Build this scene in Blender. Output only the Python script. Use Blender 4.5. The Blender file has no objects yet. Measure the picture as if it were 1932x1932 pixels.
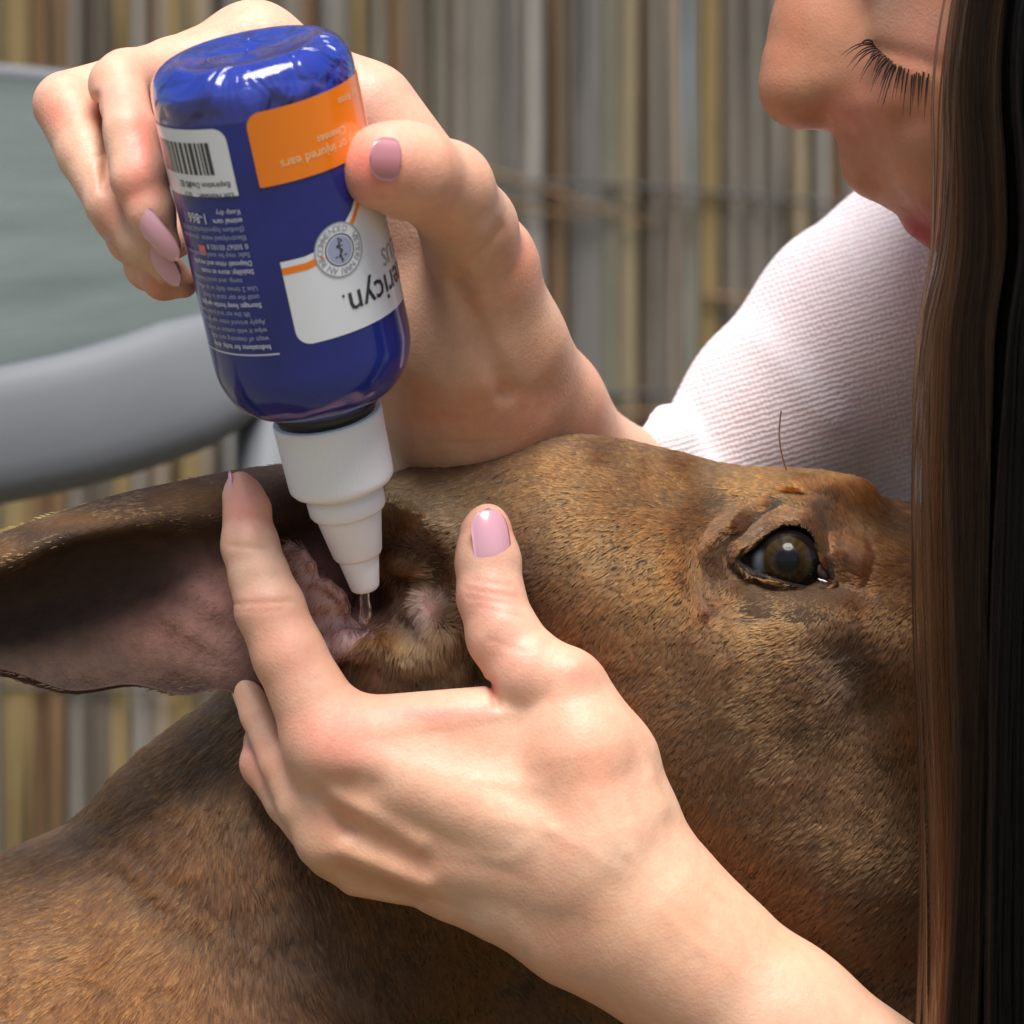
import bpy, math, random
import numpy as np
from mathutils import Vector
random.seed(7); rng = np.random.default_rng(11)
R = math.radians

# ------------------------------------------------------------------ scale, camera, light
S = 0.28 / 1932            # one unit "u" of the modelling space, in metres
D = 0.85 / S               # camera distance to the plane of the dog's ear, in u
H = 0.95                   # height of the picture's centre over the ground
def U(px, py, d=0.0):      # a sighted point at depth d (towards the camera) -> modelling space
    f = (D - d) / D
    return np.array([(px - 966) * f, -d, (966 - py) * f], dtype=np.float64)
def fac(d): return (D - d) / D
def Wp(p): return (np.asarray(p) * S + np.array([0, 0, H]))
def view(v):               # modelling space -> sighted coordinates (for placing colour)
    f = (D + v[:, 1]) / D
    return np.stack([v[:, 0] / f + 966, 966 - v[:, 2] / f], 1)

sc = bpy.context.scene
cam = bpy.data.objects.new('camera', bpy.data.cameras.new('camera'))
sc.collection.objects.link(cam); sc.camera = cam
cam.location = (0, -0.85, H); cam.rotation_euler = (R(90), 0, 0)
cam.data.sensor_width = 36; cam.data.lens = 36 * 0.85 / 0.28
cam.data.clip_start = 0.05; cam.data.clip_end = 200
cam.data.dof.use_dof = True; cam.data.dof.focus_distance = 0.845; cam.data.dof.aperture_fstop = 14

SUN_EL, SUN_AZ = 66, 175   # azimuth clockwise from +Y seen from above
world = bpy.data.worlds.new('World'); sc.world = world; world.use_nodes = True
nt = world.node_tree; nt.nodes.clear()
sky = nt.nodes.new('ShaderNodeTexSky'); sky.sky_type = 'NISHITA'; sky.sun_disc = False
sky.sun_elevation = R(SUN_EL); sky.sun_rotation = R(SUN_AZ); sky.dust_density = 2.0; sky.ozone_density = 1.0
bg = nt.nodes.new('ShaderNodeBackground'); bg.inputs[1].default_value = 0.092
wo = nt.nodes.new('ShaderNodeOutputWorld')
nt.links.new(sky.outputs[0], bg.inputs[0]); nt.links.new(bg.outputs[0], wo.inputs[0])
sl = bpy.data.lights.new('sun', 'SUN'); sl.energy = 4.4; sl.angle = R(36); sl.color = (1, 0.97, 0.925)
sun = bpy.data.objects.new('sun', sl); sc.collection.objects.link(sun)
tos = Vector((math.sin(R(SUN_AZ)) * math.cos(R(SUN_EL)), math.cos(R(SUN_AZ)) * math.cos(R(SUN_EL)), math.sin(R(SUN_EL))))
sun.rotation_euler = (-tos).to_track_quat('-Z', 'Y').to_euler(); sun.location = (0, 0, 4)
sc.view_settings.view_transform = 'Standard'; sc.view_settings.look = 'None'
sc.view_settings.exposure = 0.5; sc.view_settings.gamma = 1; sc.view_settings.use_curve_mapping = False
sc.render.engine = 'CYCLES'
sc.cycles.use_denoising = True; sc.cycles.max_bounces = 8; sc.cycles.diffuse_bounces = 3
sc.cycles.transparent_max_bounces = 16; sc.cycles.caustics_refractive = False; sc.cycles.caustics_reflective = False

# ------------------------------------------------------------------ object helpers
COL = sc.collection
def empty(name, loc, label=None, cat=None, group=None, kind=None):
    o = bpy.data.objects.new(name, None); COL.objects.link(o); o.location = loc; o.empty_display_size = 0.05
    if label: o['label'] = label
    if cat: o['category'] = cat
    if group: o['group'] = group
    if kind: o['kind'] = kind
    return o
def mesh(name, v, f, m, parent=None, smooth=True, col=None, world_units=False):
    v = np.asarray(v, dtype=np.float64)
    w = v if world_units else Wp(v)
    off = np.zeros(3)
    q = parent
    while q is not None:
        off += np.array(q.location); q = q.parent
    me = bpy.data.meshes.new(name)
    w = (w - off).astype(np.float32)
    if isinstance(f, np.ndarray):
        n, k = f.shape
        me.vertices.add(len(w)); me.vertices.foreach_set('co', w.ravel())
        me.loops.add(n * k); me.loops.foreach_set('vertex_index', f.astype(np.int32).ravel())
        me.polygons.add(n); me.polygons.foreach_set('loop_start', np.arange(0, n * k, k, dtype=np.int32))
        me.update(calc_edges=True)
    else:
        me.from_pydata([tuple(p) for p in w], [], f)
    me.validate()
    if smooth: me.polygons.foreach_set('use_smooth', [True] * len(me.polygons))
    if col is not None:
        a = me.color_attributes.new('Col', 'FLOAT_COLOR', 'POINT')
        c = np.ones((len(w), 4), np.float32); c[:, :3] = col
        a.data.foreach_set('color', c.ravel())
    for mm in (m if isinstance(m, (list, tuple)) else [m]): me.materials.append(mm)
    me.update()
    o = bpy.data.objects.new(name, me); COL.objects.link(o); o.parent = parent
    return o
def tagit(o, label=None, cat=None, group=None, kind=None):
    for k, x in (('label', label), ('category', cat), ('group', group), ('kind', kind)):
        if x: o[k] = x
    return o
def hexc(h):
    h = h.lstrip('#'); o = []
    for i in (0, 2, 4):
        c = int(h[i:i + 2], 16) / 255
        o.append(c / 12.92 if c < 0.04045 else ((c + 0.055) / 1.055) ** 2.4)
    return np.array(o)

# ------------------------------------------------------------------ materials
def mat(name, col=(0.5, 0.5, 0.5), rough=0.5, spec=0.5, **kw):
    m = bpy.data.materials.new(name); m.use_nodes = True
    b = m.node_tree.nodes['Principled BSDF']
    b.inputs['Base Color'].default_value = (*col, 1); b.inputs['Roughness'].default_value = rough
    b.inputs['Specular IOR Level'].default_value = spec
    for k, x in kw.items(): b.inputs[k.replace('_', ' ')].default_value = x
    return m
def N(m, t, **kw):
    n = m.node_tree.nodes.new(t)
    for k, x in kw.items(): setattr(n, k, x)
    return n
def L(m, a, b): m.node_tree.links.new(a, b)
def B(m): return m.node_tree.nodes['Principled BSDF']
def noise(m, scale, detail=4, rough=0.5, vec=None, kind='Object', dist=0.0, stretch=None):
    tc = N(m, 'ShaderNodeTexCoord'); n = N(m, 'ShaderNodeTexNoise')
    n.inputs['Scale'].default_value = scale; n.inputs['Detail'].default_value = detail; n.inputs['Roughness'].default_value = rough
    n.inputs['Distortion'].default_value = dist
    src = tc.outputs[kind]
    if stretch or vec:
        mp = N(m, 'ShaderNodeMapping'); mp.inputs['Scale'].default_value = stretch or (1, 1, 1)
        if vec: mp.inputs['Rotation'].default_value = vec
        L(m, src, mp.inputs[0]); src = mp.outputs[0]
    L(m, src, n.inputs['Vector']); return n
def ramp(m, src, stops):
    r = N(m, 'ShaderNodeValToRGB'); e = r.color_ramp.elements
    while len(e) < len(stops): e.new(0.5)
    for i, (p, c) in enumerate(stops): e[i].position = p; e[i].color = (*c, 1)
    L(m, src, r.inputs[0]); return r
def bump(m, src, strength, dist, prev=None):
    b = N(m, 'ShaderNodeBump'); b.inputs['Strength'].default_value = strength; b.inputs['Distance'].default_value = dist
    L(m, src, b.inputs['Height'])
    if prev: L(m, prev.outputs[0], b.inputs['Normal'])
    else: L(m, b.outputs[0], B(m).inputs['Normal'])
    return b
def mixc(m, a, b, fac=0.5, mode='MULTIPLY'):
    x = N(m, 'ShaderNodeMix', data_type='RGBA', blend_type=mode)
    if isinstance(fac, float): x.inputs[0].default_value = fac
    else: L(m, fac, x.inputs[0])
    for s_, i in ((a, 6), (b, 7)):
        if isinstance(s_, tuple): x.inputs[i].default_value = (*s_, 1)
        else: L(m, s_, x.inputs[i])
    return x.outputs[2]

# skin: colour attribute, fine mottling, pores
SKIN = mat('skin', (0.6, 0.36, 0.26), 0.48, 0.42)
at = N(SKIN, 'ShaderNodeAttribute', attribute_name='Col')
n1 = noise(SKIN, 38, 6, 0.65); r1 = ramp(SKIN, n1.outputs[0], [(0.3, (1.05, 0.84, 0.80)), (0.7, (0.96, 1.06, 1.07))])
n1b = noise(SKIN, 260, 3, 0.6); r1b = ramp(SKIN, n1b.outputs[0], [(0.3, (0.93, 0.90, 0.90)), (0.7, (1.04, 1.04, 1.04))])
cc = mixc(SKIN, at.outputs['Color'], r1.outputs[0], 0.9); cc = mixc(SKIN, cc, r1b.outputs[0], 0.8)
L(SKIN, cc, B(SKIN).inputs['Base Color'])
B(SKIN).inputs['Subsurface Weight'].default_value = 0.35
B(SKIN).inputs['Subsurface Radius'].default_value = (1.0, 0.32, 0.16)
B(SKIN).inputs['Subsurface Scale'].default_value = 0.0022
vor = N(SKIN, 'ShaderNodeTexVoronoi'); vor.inputs['Scale'].default_value = 1100
tcs = N(SKIN, 'ShaderNodeTexCoord'); L(SKIN, tcs.outputs['Object'], vor.inputs['Vector'])
bb = bump(SKIN, vor.outputs['Distance'], 0.15, 0.0004)
n2 = noise(SKIN, 420, 4, 0.6); b2 = N(SKIN, 'ShaderNodeBump'); b2.inputs['Strength'].default_value = 0.15; b2.inputs['Distance'].default_value = 0.0006
L(SKIN, n2.outputs[0], b2.inputs['Height']); L(SKIN, b2.outputs[0], bb.inputs['Normal'])
rr = ramp(SKIN, n2.outputs[0], [(0.3, (0.42,) * 3), (0.75, (0.6,) * 3)]); L(SKIN, rr.outputs[0], B(SKIN).inputs['Roughness'])

NAIL = mat('nail_polish', (0.66, 0.34, 0.40), 0.16, 0.6, Coat_Weight=0.8, Coat_Roughness=0.08, Subsurface_Weight=0.3, Subsurface_Scale=0.001)
NAILN = mat('nail_bare', (0.42, 0.16, 0.18), 0.22, 0.6, Coat_Weight=0.6, Coat_Roughness=0.1)
NAILW = mat('nail_edge', (0.80, 0.70, 0.64), 0.3, 0.5)
WHITE = mat('white_plastic', (0.80, 0.79, 0.83), 0.38, 0.45, Subsurface_Weight=0.25, Subsurface_Scale=0.002)
nb = noise(WHITE, 900, 2); bump(WHITE, nb.outputs[0], 0.06, 0.0004)
BLUE = mat('blue_film', (0.012, 0.022, 0.20), 0.16, 0.4, Coat_Weight=0.45, Coat_Roughness=0.05)
nbl = noise(BLUE, 30, 3, 0.5, dist=0.8); rbl = ramp(BLUE, nbl.outputs[0], [(0.3, (0.010, 0.017, 0.155)), (0.75, (0.014, 0.030, 0.25))])
L(BLUE, rbl.outputs[0], B(BLUE).inputs['Base Color'])
nb2 = noise(BLUE, 45, 2, 0.4, dist=1.2); bump(BLUE, nb2.outputs[0], 0.10, 0.003)
FILM = mat('crinkled_film', (0.014, 0.028, 0.27), 0.10, 0.6, Coat_Weight=1.0, Coat_Roughness=0.03)
vf = N(FILM, 'ShaderNodeTexVoronoi'); vf.feature = 'F1'; vf.inputs['Scale'].default_value = 85
tcf = noise(FILM, 55, 2, 0.4, dist=1.5); tf2 = N(FILM, 'ShaderNodeTexCoord'); L(FILM, tf2.outputs['Object'], vf.inputs['Vector'])
bf = bump(FILM, vf.outputs['Distance'], 0.12, 0.005)
b3 = N(FILM, 'ShaderNodeBump'); b3.inputs['Strength'].default_value = 0.75; b3.inputs['Distance'].default_value = 0.011
L(FILM, tcf.outputs[0], b3.inputs['Height']); L(FILM, b3.outputs[0], bf.inputs['Normal'])
def label_mat(n, c): return mat(n, c, 0.28, 0.5, Coat_Weight=0.7, Coat_Roughness=0.05)
LWHITE = label_mat('label_white', (0.72, 0.73, 0.78)); LORANGE = label_mat('label_orange', (0.86, 0.205, 0.005))
LINKW = label_mat('ink_white', (0.55, 0.57, 0.68)); LINKK = label_mat('ink_black', (0.02, 0.022, 0.03))
LGREY = label_mat('ink_grey', (0.30, 0.31, 0.35)); LRED = label_mat('ink_red', (0.65, 0.10, 0.12)); LNAVY = label_mat('navy_panel', (0.016, 0.026, 0.115))
LDIMW = label_mat('ink_dim_white', (0.30, 0.33, 0.50)); LPEACH = label_mat('ink_peach', (0.85, 0.50, 0.26))
NECKSHADE = mat('neck_shadow', (0.012, 0.012, 0.016), 0.3, 0.5)

KNIT = mat('pink_knit', (0.78, 0.60, 0.62), 0.92, 0.15, Sheen_Weight=0.3, Subsurface_Weight=0.15, Subsurface_Scale=0.003)
tck = N(KNIT, 'ShaderNodeTexCoord'); mpk = N(KNIT, 'ShaderNodeMapping'); mpk.inputs['Rotation'].default_value = (0, R(16), 0)
L(KNIT, tck.outputs['Object'], mpk.inputs[0])
wk = N(KNIT, 'ShaderNodeTexWave'); wk.wave_type = 'BANDS'; wk.bands_direction = 'Z'; wk.inputs['Scale'].default_value = 185
wk.inputs['Distortion'].default_value = 2.6; wk.inputs['Detail'].default_value = 2; wk.inputs['Detail Scale'].default_value = 3
L(KNIT, mpk.outputs[0], wk.inputs['Vector'])
wk2 = N(KNIT, 'ShaderNodeTexWave'); wk2.wave_type = 'BANDS'; wk2.bands_direction = 'X'; wk2.inputs['Scale'].default_value = 215
wk2.inputs['Distortion'].default_value = 6; wk2.inputs['Detail'].default_value = 2; L(KNIT, mpk.outputs[0], wk2.inputs['Vector'])
kc = ramp(KNIT, wk.outputs[0], [(0.1, (0.76, 0.62, 0.645)), (0.7, (0.90, 0.82, 0.82))])
kc2 = ramp(KNIT, wk2.outputs[0], [(0.1, (0.95, 0.94, 0.95)), (0.6, (1.0, 1.0, 1.0))])
L(KNIT, mixc(KNIT, kc.outputs[0], kc2.outputs[0], 1.0), B(KNIT).inputs['Base Color'])
bk = bump(KNIT, wk.outputs[0], 0.34, 0.0007)
bk2 = N(KNIT, 'ShaderNodeBump'); bk2.inputs['Strength'].default_value = 0.25; bk2.inputs['Distance'].default_value = 0.0006
L(KNIT, wk2.outputs[0], bk2.inputs['Height']); L(KNIT, bk2.outputs[0], bk.inputs['Normal'])

def hair_mat(name, rough=0.35, radial=0.5, attr='Col', ior=1.55, offset=2.0):
    m = bpy.data.materials.new(name); m.use_nodes = True; m.node_tree.nodes.clear()
    o = N(m, 'ShaderNodeOutputMaterial'); h = N(m, 'ShaderNodeBsdfHairPrincipled'); h.model = 'CHIANG'
    h.parametrization = 'COLOR'; a = N(m, 'ShaderNodeAttribute', attribute_name=attr)
    L(m, a.outputs['Color'], h.inputs['Color']); h.inputs['Roughness'].default_value = rough
    h.inputs['Radial Roughness'].default_value = radial; h.inputs['IOR'].default_value = ior; h.inputs['Offset'].default_value = R(offset)
    L(m, h.outputs[0], o.inputs['Surface']); return m
FUR = hair_mat('short_fur', 0.45, 0.7, ior=1.38)
LOCK = hair_mat('dark_hair', 0.5, 0.6, ior=1.14)
HIDE = mat('dog_skin', (0.10, 0.06, 0.035), 0.7, 0.25)
ah = N(HIDE, 'ShaderNodeAttribute', attribute_name='Col'); nh = noise(HIDE, 160, 5, 0.65, stretch=(1, 1, 1))
rh = ramp(HIDE, nh.outputs[0], [(0.25, (0.65, 0.62, 0.6)), (0.75, (1.15, 1.12, 1.1))])
L(HIDE, mixc(HIDE, ah.outputs['Color'], rh.outputs[0], 1.0), B(HIDE).inputs['Base Color'])
bump(HIDE, nh.outputs[0], 0.8, 0.0018)
B(HIDE).inputs['Subsurface Weight'].default_value = 0.2; B(HIDE).inputs['Subsurface Scale'].default_value = 0.003
LID = mat('eyelid_skin', (0.050, 0.028, 0.025), 0.6, 0.35)
nl = noise(LID, 700, 4); bump(LID, nl.outputs[0], 0.5, 0.0006)

# ------------------------------------------------------------------ implicit modelling
class Field:
    def __init__(s, lo, hi, h):
        s.h = h; s.lo = np.array(lo, float); n = np.ceil((np.array(hi) - s.lo) / h).astype(int) + 1
        s.n = n; s.F = np.full(n, 400.0, np.float32)
        s.ax = [(s.lo[i] + h * np.arange(n[i])).astype(np.float32) for i in range(3)]
    def box(s, pts, pad):
        pts = np.atleast_2d(pts); a = pts.min(0) - pad; b = pts.max(0) + pad
        i0 = np.clip(((a - s.lo) / s.h).astype(int), 0, s.n); i1 = np.clip(((b - s.lo) / s.h).astype(int) + 2, 0, s.n)
        sl_ = tuple(slice(i0[i], i1[i]) for i in range(3))
        X = s.ax[0][sl_[0]][:, None, None]; Y = s.ax[1][sl_[1]][None, :, None]; Z = s.ax[2][sl_[2]][None, None, :]
        return sl_, X, Y, Z
    def un(s, sl_, d, k):
        a = s.F[sl_]
        if a.size == 0: return
        if k <= 0: s.F[sl_] = np.minimum(a, d); return
        h = np.maximum(k - np.abs(a - d), 0) / k
        s.F[sl_] = np.minimum(a, d) - h * h * k * 0.25
    def seg(s, p, q, X, Y, Z):
        p = np.asarray(p, float); e = np.asarray(q, float) - p; l = max((e * e).sum(), 1e-6)
        t = np.clip(((X - p[0]) * e[0] + (Y - p[1]) * e[1] + (Z - p[2]) * e[2]) / l, 0, 1).astype(np.float32)
        return t, np.sqrt((X - p[0] - t * e[0]) ** 2 + (Y - p[1] - t * e[1]) ** 2 + (Z - p[2] - t * e[2]) ** 2)
    def cap(s, p, q, r1, r2, k=20):
        sl_, X, Y, Z = s.box([p, q], max(r1, r2) + k + 3 * s.h); t, d = s.seg(p, q, X, Y, Z)
        tt = t * t * (3 - 2 * t); s.un(sl_, d - (r1 + (r2 - r1) * (0.5 * t + 0.5 * tt)), k)
    def ell(s, c, r, k=20, rot=None, cut=False):
        c = np.asarray(c, float); r = np.asarray(r, float)
        sl_, X, Y, Z = s.box([c], r.max() + k + 3 * s.h); x, y, z = X - c[0], Y - c[1], Z - c[2]
        if rot:   # turn in the picture plane (about Y), radians
            ca, sa = math.cos(rot), math.sin(rot); x, z = x * ca + z * sa, -x * sa + z * ca
        q = np.sqrt((x / r[0]) ** 2 + (y / r[1]) ** 2 + (z / r[2]) ** 2)
        g = np.sqrt((x / r[0] ** 2) ** 2 + (y / r[1] ** 2) ** 2 + (z / r[2] ** 2) ** 2) + 1e-6
        d = (q * (q - 1) / g).astype(np.float32)
        if cut:
            a = s.F[sl_]; h = np.maximum(k - np.abs(a + d), 0) / k; s.F[sl_] = np.maximum(a, -d) + h * h * k * 0.25
        else: s.un(sl_, d, k)
    def tri(s, a, b, c, ra, rb, rc, k=20):
        a, b, c = (np.asarray(v, float) for v in (a, b, c))
        sl_, X, Y, Z = s.box([a, b, c], max(ra, rb, rc) + k + 3 * s.h)
        e1, e2 = b - a, c - a; n = np.cross(e1, e2); nn = (n * n).sum()
        x, y, z = X - a[0], Y - a[1], Z - a[2]
        # barycentric of the projection
        def dot(v): return x * v[0] + y * v[1] + z * v[2]
        v = dot(np.cross(e2, n)) * -1 / nn; v = dot(np.cross(e2, n)) / (e1 @ np.cross(e2, n)); w = dot(np.cross(e1, n)) / (e2 @ np.cross(e1, n))
        u = 1 - v - w; ins = (u >= 0) & (v >= 0) & (w >= 0)
        d = np.abs(dot(n)) / math.sqrt(nn) - (u * ra + v * rb + w * rc)
        best = np.where(ins, d, 1e6).astype(np.float32)
        for p, q, r1, r2 in ((a, b, ra, rb), (b, c, rb, rc), (c, a, rc, ra)):
            t, dd = s.seg(p, q, X, Y, Z); best = np.minimum(best, dd - (r1 + (r2 - r1) * t))
        s.un(sl_, best, k)
    def bump(s, p, q, sig, amp, flat=False):   # flat: ignore the distance in depth
        sl_, X, Y, Z = s.box([p, q], (400 if flat else sig * 2.6))
        if flat: Y = Y * 0; p = np.array([p[0], 0, p[2]]); q = np.array([q[0], 0, q[2]])
        t, d = s.seg(p, q, X, Y, Z)
        s.F[sl_] -= (amp * np.exp(-(d / sig) ** 2)).astype(np.float32)
    def mesh(s):
        F = s.F; ins = F < 0
        c = ins[:-1, :-1, :-1].astype(np.int8)
        tot = np.zeros(c.shape, np.int8)
        for i in (0, 1):
            for j in (0, 1):
                for k in (0, 1):
                    tot += ins[i:i + c.shape[0], j:j + c.shape[1], k:k + c.shape[2]]
        act = (tot > 0) & (tot < 8); cells = np.argwhere(act)
        idx = np.full(c.shape, -1, np.int32); idx[act] = np.arange(len(cells), dtype=np.int32)
        off = [(i, j, k) for i in (0, 1) for j in (0, 1) for k in (0, 1)]
        V = np.stack([F[cells[:, 0] + o[0], cells[:, 1] + o[1], cells[:, 2] + o[2]] for o in off], 1)
        acc = np.zeros((len(cells), 3)); cnt = np.zeros(len(cells))
        for a in range(8):
            for b in range(a + 1, 8):
                oa, ob = np.array(off[a]), np.array(off[b])
                if np.abs(oa - ob).sum() != 1: continue
                m = (V[:, a] < 0) != (V[:, b] < 0)
                t = np.where(m, V[:, a] / np.where(m, V[:, a] - V[:, b], 1), 0)
                acc += (oa + (ob - oa) * t[:, None]) * m[:, None]; cnt += m
        P = s.lo + (cells + acc / cnt[:, None]) * s.h
        faces = []
        for ax in range(3):
            u_, v_ = (ax + 1) % 3, (ax + 2) % 3
            A = [slice(None)] * 3; Bs = [slice(None)] * 3; A[ax] = slice(0, -1); Bs[ax] = slice(1, None)
            fa, fb = ins[tuple(A)], ins[tuple(Bs)]
            e = np.argwhere(fa != fb); ok = (e[:, u_] > 0) & (e[:, v_] > 0) & (e[:, u_] < F.shape[u_] - 1) & (e[:, v_] < F.shape[v_] - 1); e = e[ok]
            du = np.zeros(3, int); du[u_] = 1; dv = np.zeros(3, int); dv[v_] = 1
            g = [e, e - du, e - du - dv, e - dv]
            q = np.stack([idx[x[:, 0], x[:, 1], x[:, 2]] for x in g], 1)
            sgn = fa[e[:, 0], e[:, 1], e[:, 2]]
            q[~sgn] = q[~sgn][:, ::-1]
            faces.append(q)
        f = np.concatenate(faces); f = f[(f >= 0).all(1)]
        # one light relax along the surface
        for lam in (0.5, -0.52, 0.5, -0.52):
            sm = np.zeros_like(P); ct = np.zeros(len(P))
            for a, b in ((0, 1), (1, 2), (2, 3), (3, 0)):
                for c_ in range(3):
                    sm[:, c_] += np.bincount(f[:, a], P[f[:, b], c_], len(P)) + np.bincount(f[:, b], P[f[:, a], c_], len(P))
                ct += np.bincount(f[:, a], minlength=len(P)) + np.bincount(f[:, b], minlength=len(P))
            P = P + lam * (sm / np.maximum(ct, 1)[:, None] - P)
        return P, f
def normals(P, f):
    a, b, c, d = (P[f[:, i]] for i in range(4)); n = np.cross(c - a, d - b); out = np.zeros_like(P)
    for i in range(4):
        for k in range(3): out[:, k] += np.bincount(f[:, i], n[:, k], len(P))
    return out / (np.linalg.norm(out, axis=1)[:, None] + 1e-9)
def paint(P, base, blobs):   # base colour of a thing, blobs: (px, py, sx, sy, colour, weight)
    xy = view(P); c = np.tile(np.asarray(base, float), (len(P), 1))
    for (x, y, sx, sy, cl, w) in blobs:
        g = w * np.exp(-((xy[:, 0] - x) / sx) ** 2 - ((xy[:, 1] - y) / sy) ** 2)
        c = c * (1 - g[:, None]) + np.asarray(cl) * g[:, None]
    return c
def chain(Fd, pts, k=18):      # pts: (px, py, d, r)
    for a, b in zip(pts, pts[1:]):
        Fd.cap(U(*a[:3]), U(*b[:3]), a[3] * fac(a[2]), b[3] * fac(b[2]), k)
def T(Fd, a, b, c, k=25):
    Fd.tri(U(*a[:3]), U(*b[:3]), U(*c[:3]), a[3], b[3], c[3], k)
def bp(Fd, a, b, sig, amp, flat=False): Fd.bump(U(*a), U(*b), sig, amp, flat)
def catmull(pts, n):
    pts = np.asarray(pts, float); P = np.vstack([2 * pts[0] - pts[1], pts, 2 * pts[-1] - pts[-2]]); out = []
    for i in range(len(pts) - 1):
        p0, p1, p2, p3 = P[i:i + 4]
        for t in np.linspace(0, 1, n, endpoint=False):
            out.append(0.5 * (2 * p1 + (p2 - p0) * t + (2 * p0 - 5 * p1 + 4 * p2 - p3) * t * t + (3 * p1 - p0 - 3 * p2 + p3) * t ** 3))
    out.append(pts[-1]); return np.array(out)
def tube(path, rad, seg=12, flat=(1, 1), up=(0, 0, 1), caps=True):
    path = np.asarray(path, float); n = len(path); rad = np.broadcast_to(rad, (n,)); V = []; Fc = []
    tg = np.gradient(path, axis=0); tg /= np.linalg.norm(tg, axis=1)[:, None] + 1e-9
    for i in range(n):
        s1 = np.cross(tg[i], up); s1 /= np.linalg.norm(s1) + 1e-9; s2 = np.cross(s1, tg[i])
        for j in range(seg):
            a = 2 * math.pi * j / seg; V.append(path[i] + rad[i] * (math.cos(a) * s1 * flat[0] + math.sin(a) * s2 * flat[1]))
    for i in range(n - 1):
        for j in range(seg):
            k = (j + 1) % seg; Fc.append((i * seg + j, i * seg + k, (i + 1) * seg + k, (i + 1) * seg + j))
    if caps: Fc.append(tuple(range(seg))[::-1]); Fc.append(tuple((n - 1) * seg + j for j in range(seg)))
    return np.array(V), Fc
def join(parts):
    V, Fs, o = [], [], 0
    for v, f in parts:
        V.append(np.asarray(v)); Fs += [tuple(int(i) + o for i in q) for q in f]; o += len(v)
    return np.vstack(V), Fs
def curves(name, pos, rad, m, parent, col):      # pos (n, k, 3) in u, rad (k,) or (n,k), col (n,3)
    n, k, _ = pos.shape; off = np.zeros(3); q = parent
    while q is not None: off += np.array(q.location); q = q.parent
    cu = bpy.data.hair_curves.new(name); cu.add_curves([k] * n)
    w = (Wp(pos.reshape(-1, 3)) - off).astype(np.float32)
    cu.attributes['position'].data.foreach_set('vector', w.ravel())
    ra = cu.attributes.get('radius') or cu.attributes.new('radius', 'FLOAT', 'POINT')
    ra.data.foreach_set('value', (np.broadcast_to(rad, (n, k)) * S).astype(np.float32).ravel())
    ca = cu.attributes.new('Col', 'FLOAT_COLOR', 'CURVE'); c4 = np.ones((n, 4), np.float32); c4[:, :3] = np.clip(col, 0.001, 0.95)
    ca.data.foreach_set('color', c4.ravel()); cu.materials.append(m)
    o = bpy.data.objects.new(name, cu); COL.objects.link(o); o.parent = parent; return o

# ------------------------------------------------------------------ ground and reed fence
GR = mat('ground', (0.16, 0.14, 0.10), 0.95, 0.1)
ng = noise(GR, 9, 8, 0.7); rg = ramp(GR, ng.outputs[0], [(0.3, (0.10, 0.10, 0.05)), (0.7, (0.24, 0.20, 0.14))]); L(GR, rg.outputs[0], B(GR).inputs['Base Color'])
bump(GR, ng.outputs[0], 0.8, 0.02)
gv = []; gn = 60
for j in range(gn + 1):
    for i in range(gn + 1):
        x = (i / gn - 0.5); y = (j / gn - 0.5); x = math.copysign(abs(x * 2) ** 2.2 * 60, x); y = math.copysign(abs(y * 2) ** 2.2 * 60, y)
        gv.append((x, y, random.uniform(-0.008, 0.008)))
gf = [(j * (gn + 1) + i, j * (gn + 1) + i + 1, (j + 1) * (gn + 1) + i + 1, (j + 1) * (gn + 1) + i) for j in range(gn) for i in range(gn)]
g = mesh('ground', gv, gf, GR, world_units=True); g['kind'] = 'structure'

FY = 1.6
fence = empty('reed_fence', (0, FY, 0), 'tall weathered fence of upright grey and golden reeds behind everything', 'fence')
RC = {'grey': '#8f877c', 'cool': '#827d78', 'dark': '#6a5f53', 'taupe': '#978877', 'brown': '#83664a', 'gold': '#968056', 'straw': '#9c8c70', 'green': '#86806f', 'pale': '#a29b92'}
RM = {}
for k_, h_ in RC.items():
    m = mat('reed_' + k_, tuple(hexc(h_) * 0.92), 0.75, 0.25)
    nr = noise(m, 26, 6, 0.7, stretch=(3.0, 3.0, 0.28)); c0 = hexc(h_)
    rw = ramp(m, nr.outputs[0], [(0.25, tuple(c0 * 0.50)), (0.5, tuple(c0 * 0.80)), (0.78, tuple(c0 * 1.05))])
    L(m, rw.outputs[0], B(m).inputs['Base Color']); bump(m, nr.outputs[0], 0.5, 0.003); RM[k_] = m
KEYS = ['grey', 'cool', 'dark', 'taupe', 'brown', 'green', 'pale', 'gold', 'straw']
fx = lambda px: (px - 966) * S * (0.85 + FY) / 0.85
def zone(px):
    if 0 <= px < 420: return random.choices(KEYS, [2, 0, 3, 4, 6, 1, 1, 4, 1])[0]
    if px > 780: return random.choices(KEYS, [7, 3.5, 3, 5, 1.5, 3, 3, 0.7, 1.0])[0]
    return random.choices(KEYS, [4, 2, 3, 4, 3, 2, 2, 3, 2])[0]
FORCE = [(240, 'gold'), (370, 'gold'), (85, 'brown'), (690, 'gold'), (1195, 'straw'), (1330, 'gold'), (1500, 'straw'), (1625, 'straw'), (30, 'gold'), (320, 'gold'), (1020, 'pale'), (1120, 'cool')]
bases = []
for var in range(6):                      # six reed shapes, shared
    zs = np.linspace(0, 2.3, 12); P_ = [(0.0022 * math.sin(z * (2 + var) + var), 0.0012 * math.cos(z * 3 + var), z) for z in zs]
    rr_ = [0.0062 * (1 + 0.05 * math.sin(i * 2.1 + var)) * (1 - 0.12 * i / 11) for i in range(12)]
    bases.append(tube(P_, rr_, 8))
meshes = {}
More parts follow.
